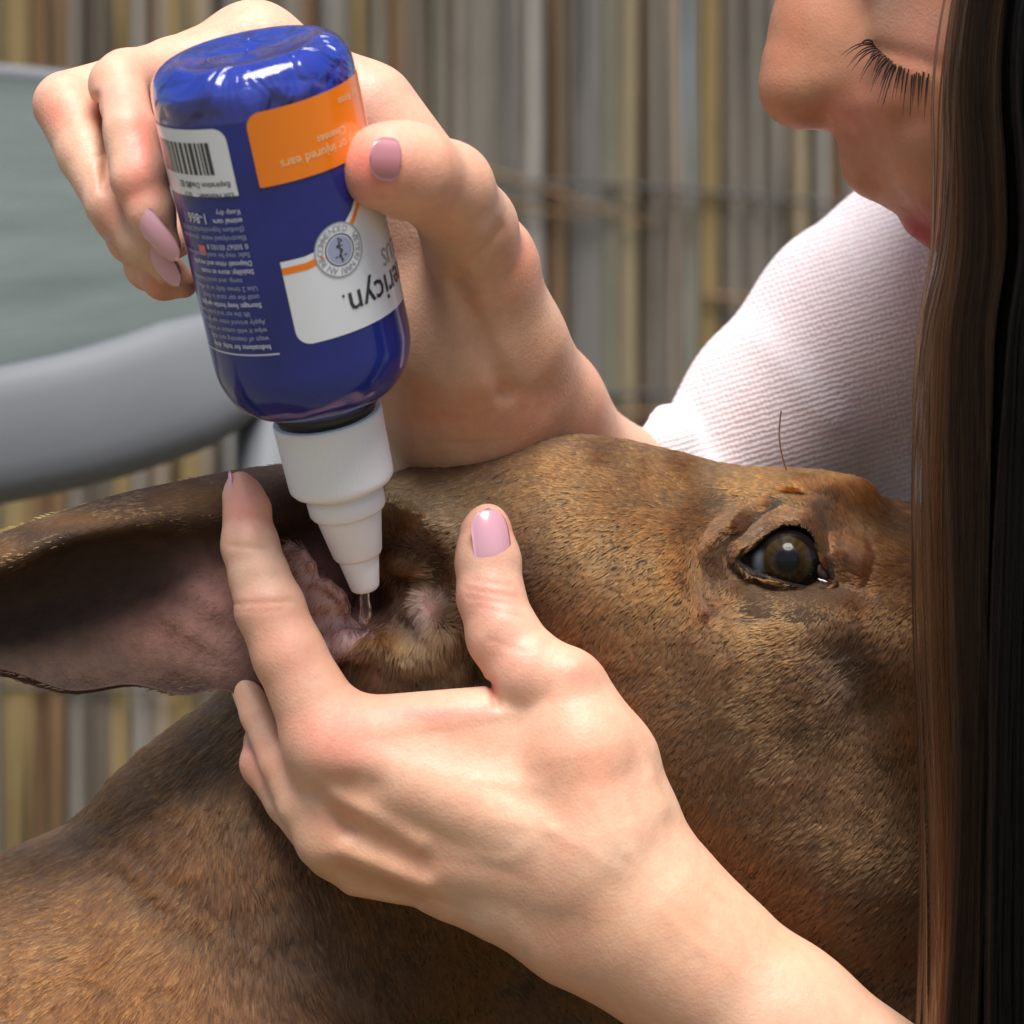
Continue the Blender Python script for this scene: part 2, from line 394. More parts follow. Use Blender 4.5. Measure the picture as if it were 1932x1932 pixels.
def reed(x, y, key, sc_):
    var = random.randrange(6)
    if (var, key) not in meshes:
        o = mesh('reed', bases[var][0] + np.array([0, FY, 0]), bases[var][1], RM[key], fence, world_units=True); meshes[(var, key)] = o.data
    else:
        o = bpy.data.objects.new('reed', meshes[(var, key)]); COL.objects.link(o); o.parent = fence
    o.location = (x, y, 0); o.rotation_euler = (random.uniform(-.003, .003), random.uniform(-.0035, .0035), random.uniform(0, 6.28)); o.scale = (sc_, sc_, random.uniform(0.93, 1.0))
x = fx(-750); cnt = 0
while x < fx(2700):
    w_ = random.uniform(0.7, 1.25); px = x / ((0.85 + FY) / 0.85) / S + 966; key = zone(px)
    for fpx, kk in FORCE:
        if abs(px - fpx) < 22: key = kk; w_ = 1.15
    reed(x, random.uniform(-0.004, 0.004), key, w_); x += 0.0062 * 2 * w_ * random.uniform(0.92, 1.12); cnt += 1
x = fx(-1500)
while x < fx(2700):                      # a second, darker row shows in the gaps
    w_ = random.uniform(1.0, 1.5); px = x / ((0.85 + FY) / 0.85) / S + 966
    reed(x, 0.018 + random.uniform(-.003, .003), random.choice(['dark', 'grey', 'brown', 'taupe']), w_); x += 0.0125 * w_ * 0.68
x = fx(-750); bp_ = []
while x < fx(2700):
    w_ = random.uniform(1.2, 1.7); v_, f_ = bases[random.randrange(6)]; bp_.append((v_ * np.array([w_, w_, 0.97]) + np.array([x, FY + 0.036, 0]), f_)); x += 0.0125 * w_ * 0.86
v_, f_ = join(bp_); rb_ = mesh('back_reeds', v_, f_, RM['dark'], fence, world_units=True); rb_['kind'] = 'stuff'
WIRE = mat('dark_wire', (0.035, 0.032, 0.03), 0.6)
for z0 in (0.35, 0.82, 1.055, 1.7):
    pts = [(fx(-1500) + i * 0.05, FY - 0.011 + 0.002 * math.sin(i), z0 + 0.008 * math.sin(i * 0.31) - (0.0008 * i if z0 == 1.055 else 0)) for i in range(40)]
    v, f = tube(pts, 0.0022, 6); mesh('binding_wire', v, f, WIRE, fence, world_units=True)

for k_ in range(7):                      # broken stems caught across the fence
    xa, za = fx(random.uniform(700, 1650)), random.uniform(0.95, 1.5); ln_ = random.uniform(0.10, 0.22); a_ = random.uniform(-0.35, 0.25)
    pts = [(xa + ln_ * t * math.cos(a_), FY - 0.012, za + ln_ * t * math.sin(a_) + 0.004 * math.sin(t * 5)) for t in np.linspace(0, 1, 7)]
    v, f = tube(pts, np.linspace(0.0028, 0.0012, 7), 6); mesh('broken_stem', v, f, RM[random.choice(['dark', 'brown', 'grey'])], fence, world_units=True)
pts = [(fx(-750) + i * 0.05, FY - 0.012, 1.235 - 0.0022 * i + 0.006 * math.sin(i * 0.5)) for i in range(30)]
v, f = tube(pts, 0.0022, 6); mesh('binding_wire', v, f, WIRE, fence, world_units=True)

# ------------------------------------------------------------------ garden lounger with a grey frame
FRM = mat('grey_frame', (0.145, 0.152, 0.162), 0.6, 0.35)
nf = noise(FRM, 200, 2); bump(FRM, nf.outputs[0], 0.05, 0.0006)
FAB = mat('mesh_fabric', (0.235, 0.265, 0.225), 0.85, 0.2)
nfa = noise(FAB, 14, 6, 0.65, stretch=(0.6, 1, 2.2)); rfa = ramp(FAB, nfa.outputs[0], [(0.3, (0.066, 0.080, 0.074)), (0.7, (0.105, 0.12, 0.112))]); L(FAB, rfa.outputs[0], B(FAB).inputs['Base Color'])
wf = N(FAB, 'ShaderNodeTexWave'); wf.inputs['Scale'].default_value = 500; tcw = N(FAB, 'ShaderNodeTexCoord'); L(FAB, tcw.outputs['Object'], wf.inputs['Vector']); bump(FAB, wf.outputs[0], 0.4, 0.0004)
chair = empty('garden_chair', (-0.2, 0.35, 0), 'grey framed garden chair with grey green mesh seat behind the bottle', 'chair')
near = catmull([U(-900, 990, -2000), U(-450, 900, -2000), U(0, 822, -2000), U(230, 768, -2050), U(430, 690, -2150), U(600, 590, -2350), U(690, 480, -2700)], 10)
far = catmull([U(-900, 200, -4200), U(-450, 150, -4200), U(-100, 140, -4200), U(150, 160, -4150), U(400, 210, -4000), U(600, 300, -3500), U(690, 480, -2700), U(680, 505, -2640)], 10)
seg = []
for path, rz, ry in ((near, 172, 90), (far, 38, 50)):
    tg = np.gradient(path, axis=0); tg /= np.linalg.norm(tg, axis=1)[:, None]; V = []; K = 20
    for i, p in enumerate(path):
        s1 = np.cross(tg[i], (0, 1, 0)); s1 /= np.linalg.norm(s1); s2 = np.array([0, 1.0, 0])
        w_ = 1.0
        if path is near: w_ = 1 - 0.74 * max(0, (i - 36) / 24) if i > 36 else 1
        for j in range(K):
            a = 2 * math.pi * j / K; ca, sa = math.cos(a), math.sin(a)
            V.append(p + s1 * rz * w_ * math.copysign(abs(ca) ** 0.7, ca) + s2 * ry * (w_ if path is near else 1) * math.copysign(abs(sa) ** 0.7, sa))
    Fc = [(i * K + j, i * K + (j + 1) % K, (i + 1) * K + (j + 1) % K, (i + 1) * K + j) for i in range(len(path) - 1) for j in range(K)]
    Fc.append(tuple(range(K))[::-1]); Fc.append(tuple((len(path) - 1) * K + j for j in range(K)))
    mesh('front_rail' if path is near else 'rear_rail', np.array(V), Fc, FRM, chair)
V = []; M_ = 24
far = far[:len(near)]
for i in range(len(near)):
    for j in range(M_ + 1):
        t = j / M_; p = near[i] * (1 - t) + far[i] * t; p = p + np.array([0, 0, 120 * (1 - t) - 90 * math.sin(math.pi * t) * (1 - i / len(near))]); V.append(p)
Fc = [(i * (M_ + 1) + j, i * (M_ + 1) + j + 1, (i + 1) * (M_ + 1) + j + 1, (i + 1) * (M_ + 1) + j) for i in range(len(near) - 1) for j in range(M_)]
o = mesh('seat_fabric', V, Fc, FAB, chair); sm = o.modifiers.new('thick', 'SOLIDIFY'); sm.thickness = 0.0015
for p in (near[8], near[44], far[8], far[44]):
    q = Wp(p); top = q - np.array([0, 0, 0.02]); bot = np.array([q[0] + (-0.03 if p is near[8] or p is far[8] else 0.0), q[1] + 0.01, 0.0])
    v, f = tube([top, (top + bot) / 2, bot], 0.011, 12); mesh('leg', v, f, FRM, chair, world_units=True)

# ------------------------------------------------------------------ squeeze bottle
E0 = U(463, 90, 420); E1 = U(690, 1112, 30); AX = E1 - E0; LEN = np.linalg.norm(AX); AX /= LEN
camp = np.array([0, -D, 0]); MID = (E0 + E1) / 2; vd = camp - MID; vd /= np.linalg.norm(vd)
NF = vd - AX * (vd @ AX); NF /= np.linalg.norm(NF); RT = np.cross(NF, AX); RT *= np.sign(RT[0])
BR = 182.0; KS = LEN / 1112.0
def BW(phi, s, r): return E0 + AX * s + r * (math.cos(phi) * NF + math.sin(phi) * RT)
bottle = empty('bottle', Wp(E1), 'glossy dark blue squeeze bottle held upside down over the open ear', 'bottle')
def rev(prof, seg=96, crinkle=None):
    V = []
    for (s_, r_) in prof:
        for j in range(seg):
            ph = 2 * math.pi * j / seg; r2 = r_ * (1 + (crinkle(ph, s_) if crinkle else 0)); V.append(BW(ph, s_ * KS, r2))
    Fc = [(i * seg + j, i * seg + (j + 1) % seg, (i + 1) * seg + (j + 1) % seg, (i + 1) * seg + j) for i in range(len(prof) - 1) for j in range(seg)]
    Fc.append(tuple(range(seg))); Fc.append(tuple((len(prof) - 1) * seg + j for j in range(seg))[::-1])
    return np.array(V), Fc
def arc(s0, r0, s1, r1, kind, n=8):   # quarter ellipse from (s0,r0) to (s1,r1)
    out = []
    for i in range(n + 1):
        a = math.pi / 2 * i / n
        if kind == 'out': out.append((s0 + (s1 - s0) * (1 - math.cos(a)), r0 + (r1 - r0) * math.sin(a)))   # leaves radially? first r grows
        else: out.append((s0 + (s1 - s0) * math.sin(a), r0 + (r1 - r0) * (1 - math.cos(a))))
    return out
def crk(ph, s_):
    w_ = math.exp(-((s_ - 45) / 38) ** 2); w2 = math.exp(-((s_ - 690) / 45) ** 2)
    return w_ * 0.010 * math.sin(ph * 7 + s_ * .05) * math.sin(ph * 3 + 1) + w2 * 0.006 * math.sin(ph * 11 + s_ * 0.08)
prof = [(8, 2), (6, 80), (1, 118), (0, 130)] + arc(0, 130, 62, BR, 'out', 9)[1:] + [(90, BR + .3), (150, BR), (300, BR - .5), (450, BR), (585, BR)]
prof += arc(585, BR, 700, 110, 'in', 14)[1:] + [(712, 100)]
v, f = rev(prof, 96, crk); body = mesh('bottle_body', v, f, [BLUE, FILM], bottle)
cen = Wp(E0) - np.array(bottle.location)
for p in body.data.polygons:
    c_ = np.array(p.center) - cen
    if c_ @ AX < 108 * S: p.material_index = 1
v, f = rev([(706, 96), (709, 101), (716, 102), (728, 92), (741, 90), (742, 80)]); mesh('neck_shadow_ring', v, f, NECKSHADE, bottle)  # black ring stands in for the shadow in the gap above the cap
# ribbed cap
def rib(ph, s_): return 0.005 * (0.5 + 0.5 * math.cos(ph * 60)) * (1 if 752 < s_ < 862 else 0)
v, f = rev([(736, 60), (735, 99), (738, 102), (750, 102), (754, 101), (780, 100.3), (800, 100), (830, 99.2), (860, 98.6), (866, 99), (876, 98), (883, 93), (886, 84), (886, 40)], 360, rib); mesh('cap', v, f, WHITE, bottle)
v, f = rev([(884, 40), (884, 64), (889, 65), (893, 64.5), (899, 65), (905, 70.5), (911, 73), (934, 72), (940, 69), (942, 62), (944, 40)], 96); mesh('collar', v, f, WHITE, bottle)
v, f = rev([(940, 40), (940, 61), (944, 62), (950, 61), (1030, 47), (1036, 44), (1039, 38), (1040, 38.3), (1044, 38.5), (1100, 28.5), (1107, 27), (1111, 23), (1112, 15), (1109, 10), (1100, 7)], 96); mesh('nozzle', v, f, WHITE, bottle)
# printed panels: thin skins wrapped on the cylinder
def panel(name, outline, m, lift, parent=bottle, step=8):
    """outline in (arc length a, axial s); filled by a grid clipped to the polygon"""
    P = np.array(outline, float)
    import bmesh
    bm = bmesh.new(); vs = [bm.verts.new((p[0], p[1], 0)) for p in P]; bm.faces.new(vs)
    lo, hi = P.min(0), P.max(0)
    for ax_, (a0, a1) in enumerate(((lo[0], hi[0]), (lo[1], hi[1]))):
        t = a0 + step
        while t < a1:
            co = [0, 0, 0]; no = [0, 0, 0]; co[ax_] = t; no[ax_] = 1
            bmesh.ops.bisect_plane(bm, geom=bm.verts[:] + bm.edges[:] + bm.faces[:], plane_co=co, plane_no=no, dist=1e-4)
            t += step * (1 if ax_ == 0 else 12)
    bm.verts.index_update(); V = [BW(v.co.x / BR, v.co.y, BR + lift) for v in bm.verts]; Fc = [tuple(v.index for v in q.verts) for q in bm.faces]; bm.free()
    return mesh(name, V, Fc, m, parent)
def rrect(a0, s0, a1, s1, r=(0, 0, 0, 0), n=6):   # corners: (a0,s0) (a1,s0) (a1,s1) (a0,s1)
    out = []
    for (cx, cy, sx, sy, rad, st) in ((a0, s0, 1, 1, r[0], 180), (a1, s0, -1, 1, r[1], 270), (a1, s1, -1, -1, r[2], 0), (a0, s1, 1, -1, r[3], 90)):
        if rad == 0: out.append((cx, cy)); continue
        for i in range(n + 1):
            a = R(st + 90 * i / n); out.append((cx + sx * rad + rad * math.cos(a), cy + sy * rad + rad * math.sin(a)))
    return out
def AS(px, py):     # sighted point on the print -> (arc, axial)
    best = None
    o_ = camp; p_ = U(px, py, 0); dr = p_ - o_; dr /= np.linalg.norm(dr); w0 = o_ - E0
    a_ = dr - AX * (dr @ AX); b_ = w0 - AX * (w0 @ AX); A_, B_, C_ = a_ @ a_, 2 * a_ @ b_, b_ @ b_ - BR * BR
    q = max(B_ * B_ - 4 * A_ * C_, 0); t = (-B_ - math.sqrt(q)) / (2 * A_); h = o_ + dr * t - E0; s_ = h @ AX; h = h - AX * s_
    return (math.atan2(h @ RT, h @ NF) * BR, s_)
def poly(*pts): return [AS(*p) for p in pts]
# orange block, white brand block, white code block
a_, s_ = AS(465, 235); a2_, s2_ = AS(490, 355); aR = 1.5 * BR
OA, OS0, OS1 = (a_ + a2_) / 2, AS(480, 213)[1], s2_
panel('orange_panel', rrect(OA, OS0, aR, OS1, (26, 0, 0, 4)), LORANGE, 1.2)
WA = (AS(524, 500)[0] + AS(566, 640)[0]) / 2; WS1 = AS(580, 650)[1]; WS0 = AS(524, 496)[1]
sw = [(WA, WS0), (WA + 45, WS0 - 1), (WA + 80, WS0 - 8), (WA + 115, WS0 - 24), (WA + 150, WS0 - 52), (WA + 185, WS0 - 92), (WA + 215, WS0 - 135), (aR, WS0 - 175)]
panel('white_panel', sw + [(aR, WS1)] + [(WA + 26 - 26 * math.sin(R(t)), WS1 - 26 + 26 * math.cos(R(t))) for t in range(0, 91, 15)], LWHITE, 0.6)
lo_ = [(a, s + 11) for a, s in sw]; hi_ = [(a, s + 24) for a, s in sw]
panel('orange_stripe', lo_ + hi_[::-1], LORANGE, 0.95)
CA, CS1 = AS(455, 368); CS0 = AS(400, 243)[1]; aL = -1.5 * BR
panel('code_panel', rrect(aL, CS0, CA - 4, CS1, (0, 24, 0, 0)), LWHITE, 1.2)
NA0, NS0 = AS(452, 380); NS1 = AS(500, 668)[1]
panel('text_rule', rrect(aL, NS1, NA0 + 10, NS1 + 3), LINKW, 0.6)
# bar code
bars = []; a0_, b0_ = AS(304, 262), AS(404, 310); t = a0_[0]; bw = [3, 2, 5, 2, 3, 2, 2, 3, 6, 2, 2, 2, 4, 3, 2, 2, 6, 3, 7, 4, 8, 4, 6, 3, 8, 3, 5, 3, 3, 2, 5, 2, 7, 2]
sc_ = (b0_[0] - a0_[0]) / sum(bw)
V, Fc = [], []
for i, w_ in enumerate(bw):
    if i % 2 == 0:
        x0, x1 = t, t + w_ * sc_
        for (xx, ss) in ((x0, CS0 + 24), (x1, CS0 + 24), (x1, CS0 + 82), (x0, CS0 + 82)): V.append(BW(xx / BR, ss, BR + 1.6))
        k_ = len(V) - 4; Fc.append((k_, k_ + 1, k_ + 2, k_ + 3))
    t += w_ * sc_
mesh('bar_code', V, Fc, LINKK, bottle, smooth=False)
FONTC = {}
def text_geo(s, size, bold=0.0, res=2, sx=1.0, shear=0):
    cu = bpy.data.curves.new('t', 'FONT'); cu.body = s; cu.size = size; cu.resolution_u = res; cu.offset = bold; cu.shear = shear
    ob = bpy.data.objects.new('t', cu); COL.objects.link(ob); bpy.context.view_layer.update()
    me = bpy.data.meshes.new_from_object(ob.evaluated_get(bpy.context.evaluated_depsgraph_get()))
    V = np.array([v.co[:] for v in me.vertices]).reshape(-1, 3); Fc = [tuple(p.vertices) for p in me.polygons]
    bpy.data.objects.remove(ob); bpy.data.curves.remove(cu); bpy.data.meshes.remove(me)
    if len(V): V[:, 0] *= sx
    return V, Fc
def lettering(name, items, m, lift=1.7):
    """items: (string, arc of the line's start, axial s of its base line, size, bold, x-scale). Reads with the cap up."""
    parts = []
    for (s, a0, s0, size, bold, sx) in items:
        V, Fc = text_geo(s, size, bold, sx=sx)
        if not len(V): continue
        keep = a0 - V[:, 0]
        parts.append((np.array([BW(k / BR, s0 + y, BR + lift) for k, y in zip(keep, V[:, 1])]), Fc))
    v, f = join(parts); return mesh(name, v, f, m, bottle, smooth=False)
# text runs from its start on the right (larger arc) towards the left, upright when the cap points up: y grows towards the cap? keep = base line nearer the base
def end_at(s, size, a_end, s0, bold=0.0, sx=1.0):       # place so the line ENDS at a_end
    V, _ = text_geo(s, size, bold, sx=sx); return (s, a_end + V[:, 0].max(), s0, size, bold, sx)
e_ = AS(650, 556)
V0, _ = text_geo('Vetericyn', 66, 0.6, sx=1.0)
nb_ = AS(671, 546)
lettering('brand_lettering', [end_at('Vetericyn', 68, AS(657, 560)[0], AS(671, 548)[1], 0.5, 0.98)], LINKK)
lettering('small_lettering', [end_at('.', 40, AS(646, 566)[0], AS(648, 556)[1], 0.4), ], LINKK)
lettering('variety_lettering', [end_at('PLUS', 46, AS(716, 470)[0], AS(722, 470)[1] - 2, 0.3, 1.0)], LGREY)
oa, os_ = AS(528, 303)
lettering('orange_lettering', [end_at('For itchy or injured ears', 24, oa, os_, 0.25, 0.95), end_at('Cleanses', 20, AS(597, 262)[0], AS(597, 258)[1], 0.2, 0.95), end_at('Ear Rinse', 20, AS(636, 190)[0], AS(636, 186)[1], 0.2, 0.95)], LPEACH)
ca_ = AS(430, 333)
lettering('code_lettering', [('Expiration Date', CA - 14, CS0 + 96, 14.5, 0.25, 1.0), ('Lot Number:', CA - 12, CS0 + 116, 14.5, 0.25, 1.0), ('P0 82', CA - 100, CS0 + 94, 18, 0.3, 0.8), ('017', CA - 104, CS0 + 114, 18, 0.3, 0.8)], LINKK)
sa_, ss_ = AS(356, 407); rows = []; dim = []
LN = [('Keep dry', 1, 0), ('animal care', 1, 1), ('(Sodium hypochlorite) 0.012%', 0, 0), ('Electrolyzed water, phosphate', 0, 0), ('0 50567 03102 8', 1, 0),
      ('Safe: may be used around eyes', 0, 0), ('Disposal: rinse and recycle', 1, 1), ('Stability: store at room', 1, 1), ('temp. and avoid freezing.', 0, 0), ('Use 2 times daily or as often', 0, 0), ('until the ear canal is clean', 0, 0),
      ('Storage: keep bottle upright,', 1, 1), ('lift the ear and point nozzle', 0, 0), ('Apply around outer ear gently', 0, 0), ('wipe it with cotton or a soft', 0, 0), ('ways of cleansing ears daily', 0, 0), ('Indications: for itchy, dirty', 1, 1)]
for i, (t_, big, bold) in enumerate(LN):
    s0_ = AS(455, 392)[1] + (NS1 - AS(455, 392)[1] - 4) * (i + 0.15) / len(LN)
    (rows if big else dim).append((t_, NA0 - 2 - (26 if i in (8, 12) else 0), s0_, 13.2, 0.28 if bold else 0.12, 0.98))
lettering('directions_lettering', rows, LINKW); lettering('fine_lettering', dim, LDIMW)
ra_, rs_ = AS(383, 470)
panel('red_mark', rrect(ra_ - 11, rs_ - 8, ra_ + 9, rs_ + 10), LRED, 1.0)
lettering('number_lettering', [('1-866', AS(388, 406)[0] + 4, AS(370, 402)[1], 26, 0.5, 0.9)], LINKW)
# round seal with a ring of letters and a plain staff
sea, ses = AS(641, 471)
def disc(name, r0, r1, m, lift):
    V, Fc = [], []; n = 64
    for i in range(n):
        a = 2 * math.pi * i / n
        for r in (r0, (r0 + r1) / 2, r1): V.append(BW((sea + r * math.cos(a)) / BR, ses + r * math.sin(a), BR + lift))
    for i in range(n):
        j = (i + 1) % n
        for k in (0, 1): Fc.append((i * 3 + k, i * 3 + k + 1, j * 3 + k + 1, j * 3 + k))
    return mesh(name, V, Fc, m, bottle)
disc('seal', 0.0, 49, LWHITE, 1.3); disc('seal_rim', 46.5, 49.5, LGREY, 1.6); disc('seal_ring', 27, 29.5, LINKK, 1.6); disc('seal_centre', 0, 25, LDIMW, 1.5)
parts = []
for s_txt, st, sgn in (('VETERINARIAN', 205, 1), ('RECOMMENDED', 25, 1)):
    for i, ch in enumerate(s_txt):
        V, Fc = text_geo(ch, 16, 0.3); ang = R(st - i * 14.0)
        V[:, 0] -= 4; V[:, 1] -= 5
        r_ = 38 + V[:, 1]; aa = ang - V[:, 0] / 38
        # letters run round the ring
        parts.append((np.array([BW((sea - rr2 * math.cos(a2)) / BR, ses + rr2 * math.sin(a2), BR + 1.7) for rr2, a2 in zip(r_, aa)]), Fc))
v, f = join(parts); mesh('seal_lettering', v, f, LGREY, bottle, smooth=False)
V, Fc = [], []
for i in range(17):
    y = -20 + i * 2.5; x = 7 * math.sin(i * 0.9) * (1 - i / 22)
    for w_ in (-1.8, 1.8): V.append(BW((sea + x + w_) / BR, ses + y, BR + 1.8))
Fc = [(2 * i, 2 * i + 1, 2 * i + 3, 2 * i + 2) for i in range(16)]
for (x0, y0, x1, y1) in ((-1.2, -23, 1.2, 23), (-12, 10, 12, 12.5), (-6, -8, 6, -6)):
    k_ = len(V); V += [BW((sea + x) / BR, ses + y, BR + 1.8) for x, y in ((x0, y0), (x1, y0), (x1, y1), (x0, y1))]; Fc.append((k_, k_ + 1, k_ + 2, k_ + 3))
mesh('seal_emblem', V, Fc, LINKK, bottle, smooth=False)
# liquid running from the nozzle
LIQ = mat('clear_liquid', (0.9, 0.92, 0.95), 0.03, 0.5, Transmission_Weight=1.0, IOR=1.33)
pp = catmull([U(689, 1108, 32), U(688, 1130, 20), U(690, 1152, 5), U(686, 1175, -15)], 6)
v, f = tube(pp, np.interp(np.linspace(0, 1, len(pp)), [0, 0.4, 0.8, 1], [9, 10, 13, 8]), 14)
tagit(mesh('liquid_stream', v, f, LIQ), 'clear liquid running from the white nozzle into the ear', 'liquid')

# ------------------------------------------------------------------ the dog
dog = empty('dog', Wp(U(500, 2900, -420)), 'short haired brown dog looking up while its ear is held open', 'dog')
G = Field(U(-900, 3300, 0) * [1, 0, 1] + [0, -330, 0], U(2500, 760, 0) * [1, 0, 1] + [0, 1200, 0], 9.5)
E = lambda x, y, d, r, k=60, rot=None, cut=False: G.ell(U(x, y, d), r, k, rot, cut)
E(1130, 1215, -270, (400, 320, 375), 60)
chain(G, [(1300, 1780, -340, 270), (1900, 1950, -350, 210)], 120); chain(G, [(900, 1750, -520, 260), (1250, 2100, -620, 420), (900, 2700, -600, 600)], 140)
chain(G, [(1150, 1180, -270, 330), (1480, 1235, -270, 322), (1720, 1270, -265, 285), (2050, 1360, -260, 215), (2350, 1450, -260, 175)], 90)
chain(G, [(1250, 1400, -280, 330), (1520, 1560, -290, 300), (1850, 1600, -290, 200), (2250, 1600, -280, 130)], 120)
E(1290, 1420, -200, (330, 250, 330), 120)
chain(G, [(780, 1290, -330, 300), (690, 1510, -400, 290), (560, 1710, -430, 390), (200, 2300, -450, 700), (-100, 3000, -450, 800)], 130)
E(850, 1130, -260, (240, 240, 230), 60)                    # swell of the ear base
E(1480, 962, -150, (170, 100, 62), 60, 0.14)
chain(G, [(830, 1110, -200, 230), (1040, 1085, -215, 256)], 60)               # brow
bp(G, (1580, 925, -60), (1640, 945, -60), 60, 14)
bp(G, (1320, 1180, 30), (1400, 1260, 30), 110, 12)          # cheek
bp(G, (1440, 1330, 30), (1700, 1500, 30), 130, -9)          # hollow under the cheek bone
bp(G, (1590, 1240, 30), (1640, 1320, 30), 70, -26); bp(G, (1500, 1170, 40), (1600, 1160, 40), 50, 12)
bp(G, (1000, 1180, 60), (1080, 1400, 60), 80, -12)
bp(G, (1330, 1060, 30), (1350, 1180, 30), 50, -10)
bp(G, (1480, 930, -20), (1520, 945, -20), 40, -8)
bp(G, (1560, 1180, 20), (1650, 1200, 20), 60, 12)
# throat: fold between neck and head
bp(G, (840, 1780, -20), (1000, 2050, -20), 150, -105)
bp(G, (1000, 1800, 20), (1400, 2050, 20), 170, -70)
# eye socket
bp(G, (1435, 1062, 20), (1522, 1062, 20), 76, -56); bp(G, (1345, 990, 0), (1370, 940, -40), 34, -12); bp(G, (1560, 985, 20), (1600, 1040, 30), 30, -14); bp(G, (1580, 1085, 40), (1625, 1110, 40), 30, -12)
bp(G, (1420, 985, 20), (1500, 960, 20), 40, 12); bp(G, (1400, 1110, 45), (1540, 1130, 45), 34, 9)
bp(G, (1345, 1020, 30), (1325, 1150, 30), 30, -20); bp(G, (1350, 1150, 40), (1420, 1180, 40), 30, -10)
# bowl of the ear and its canal
E(660, 1075, 30, (120, 150, 150), 40, 0.0, True)
E(745, 1100, 50, (120, 120, 120), 40, 0.0, True)
E(680, 1132, -70, (52, 100, 46), 30, 0.0, True)
bp(G, (790, 1130, -40), (830, 1180, -10), 30, 22); bp(G, (640, 1225, 10), (700, 1200, -10), 30, 24); bp(G, (655, 1270, 10), (720, 1290, 20), 24, 12)
bp(G, (740, 1060, -60), (800, 1075, -40), 24, 16); bp(G, (760, 960, -60), (830, 1040, -40), 22, 10); bp(G, (560, 1170, -30), (640, 1140, -60), 26, 16)
bp(G, (880, 1180, 0), (905, 1270, 0), 22, -16)
DP, DF = G.mesh(); DN = normals(DP, DF)
FB = hexc('#8a6236'); OR_ = hexc('#9c6528'); GY = hexc('#6d5a48'); PK = hexc('#a97f78'); DK = hexc('#3a261a')
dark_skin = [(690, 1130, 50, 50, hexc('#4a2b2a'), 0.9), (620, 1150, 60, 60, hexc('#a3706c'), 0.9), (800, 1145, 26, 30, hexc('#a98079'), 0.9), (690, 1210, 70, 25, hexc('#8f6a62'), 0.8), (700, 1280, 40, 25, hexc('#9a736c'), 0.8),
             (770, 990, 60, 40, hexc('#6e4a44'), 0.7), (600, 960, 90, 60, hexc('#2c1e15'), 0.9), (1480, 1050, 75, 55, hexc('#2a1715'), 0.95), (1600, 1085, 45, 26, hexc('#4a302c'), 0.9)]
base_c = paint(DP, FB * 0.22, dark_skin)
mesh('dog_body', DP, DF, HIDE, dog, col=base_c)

def grid_sheet(ctrl, nu, nv, thick, name, m, col=None, parent=dog, jitter=None):
    C = np.array([[U(*p) for p in row] for row in ctrl])
    rows_ = np.array([catmull(C[i], nv) for i in range(len(C))]); A = np.array([catmull(rows_[:, j], nu) for j in range(rows_.shape[1])]).transpose(1, 0, 2)
    n, k = A.shape[:2]
    du = np.gradient(A, axis=0); dv = np.gradient(A, axis=1); nn = np.cross(du, dv); nn /= np.linalg.norm(nn, axis=2)[..., None] + 1e-9
    if nn[n // 2, k // 2, 1] > 0: nn = -nn
    if jitter is not None: A = A + nn * jitter(A)[..., None]
    Fr = A + nn * thick / 2; Bk = A - nn * thick / 2; V = np.vstack([Fr.reshape(-1, 3), Bk.reshape(-1, 3)]); o_ = n * k; Fc = []
    for i in range(n - 1):
        for j in range(k - 1):
            a, b, c, d = i * k + j, i * k + j + 1, (i + 1) * k + j + 1, (i + 1) * k + j
            Fc.append((a, b, c, d)); Fc.append((o_ + d, o_ + c, o_ + b, o_ + a))
    for i in range(n - 1):
        for j in (0, k - 1):
            a, b = i * k + j, (i + 1) * k + j; Fc.append((a, b, o_ + b, o_ + a))
    for j in range(k - 1):
        for i in (0, n - 1):
            a, b = i * k + j, i * k + j + 1; Fc.append((a, b, o_ + b, o_ + a))
    cl = col(V) if col else None
    Fc = np.array(Fc); ob = mesh(name, V, Fc, m, parent, col=cl); return ob, A, nn, V, Fc
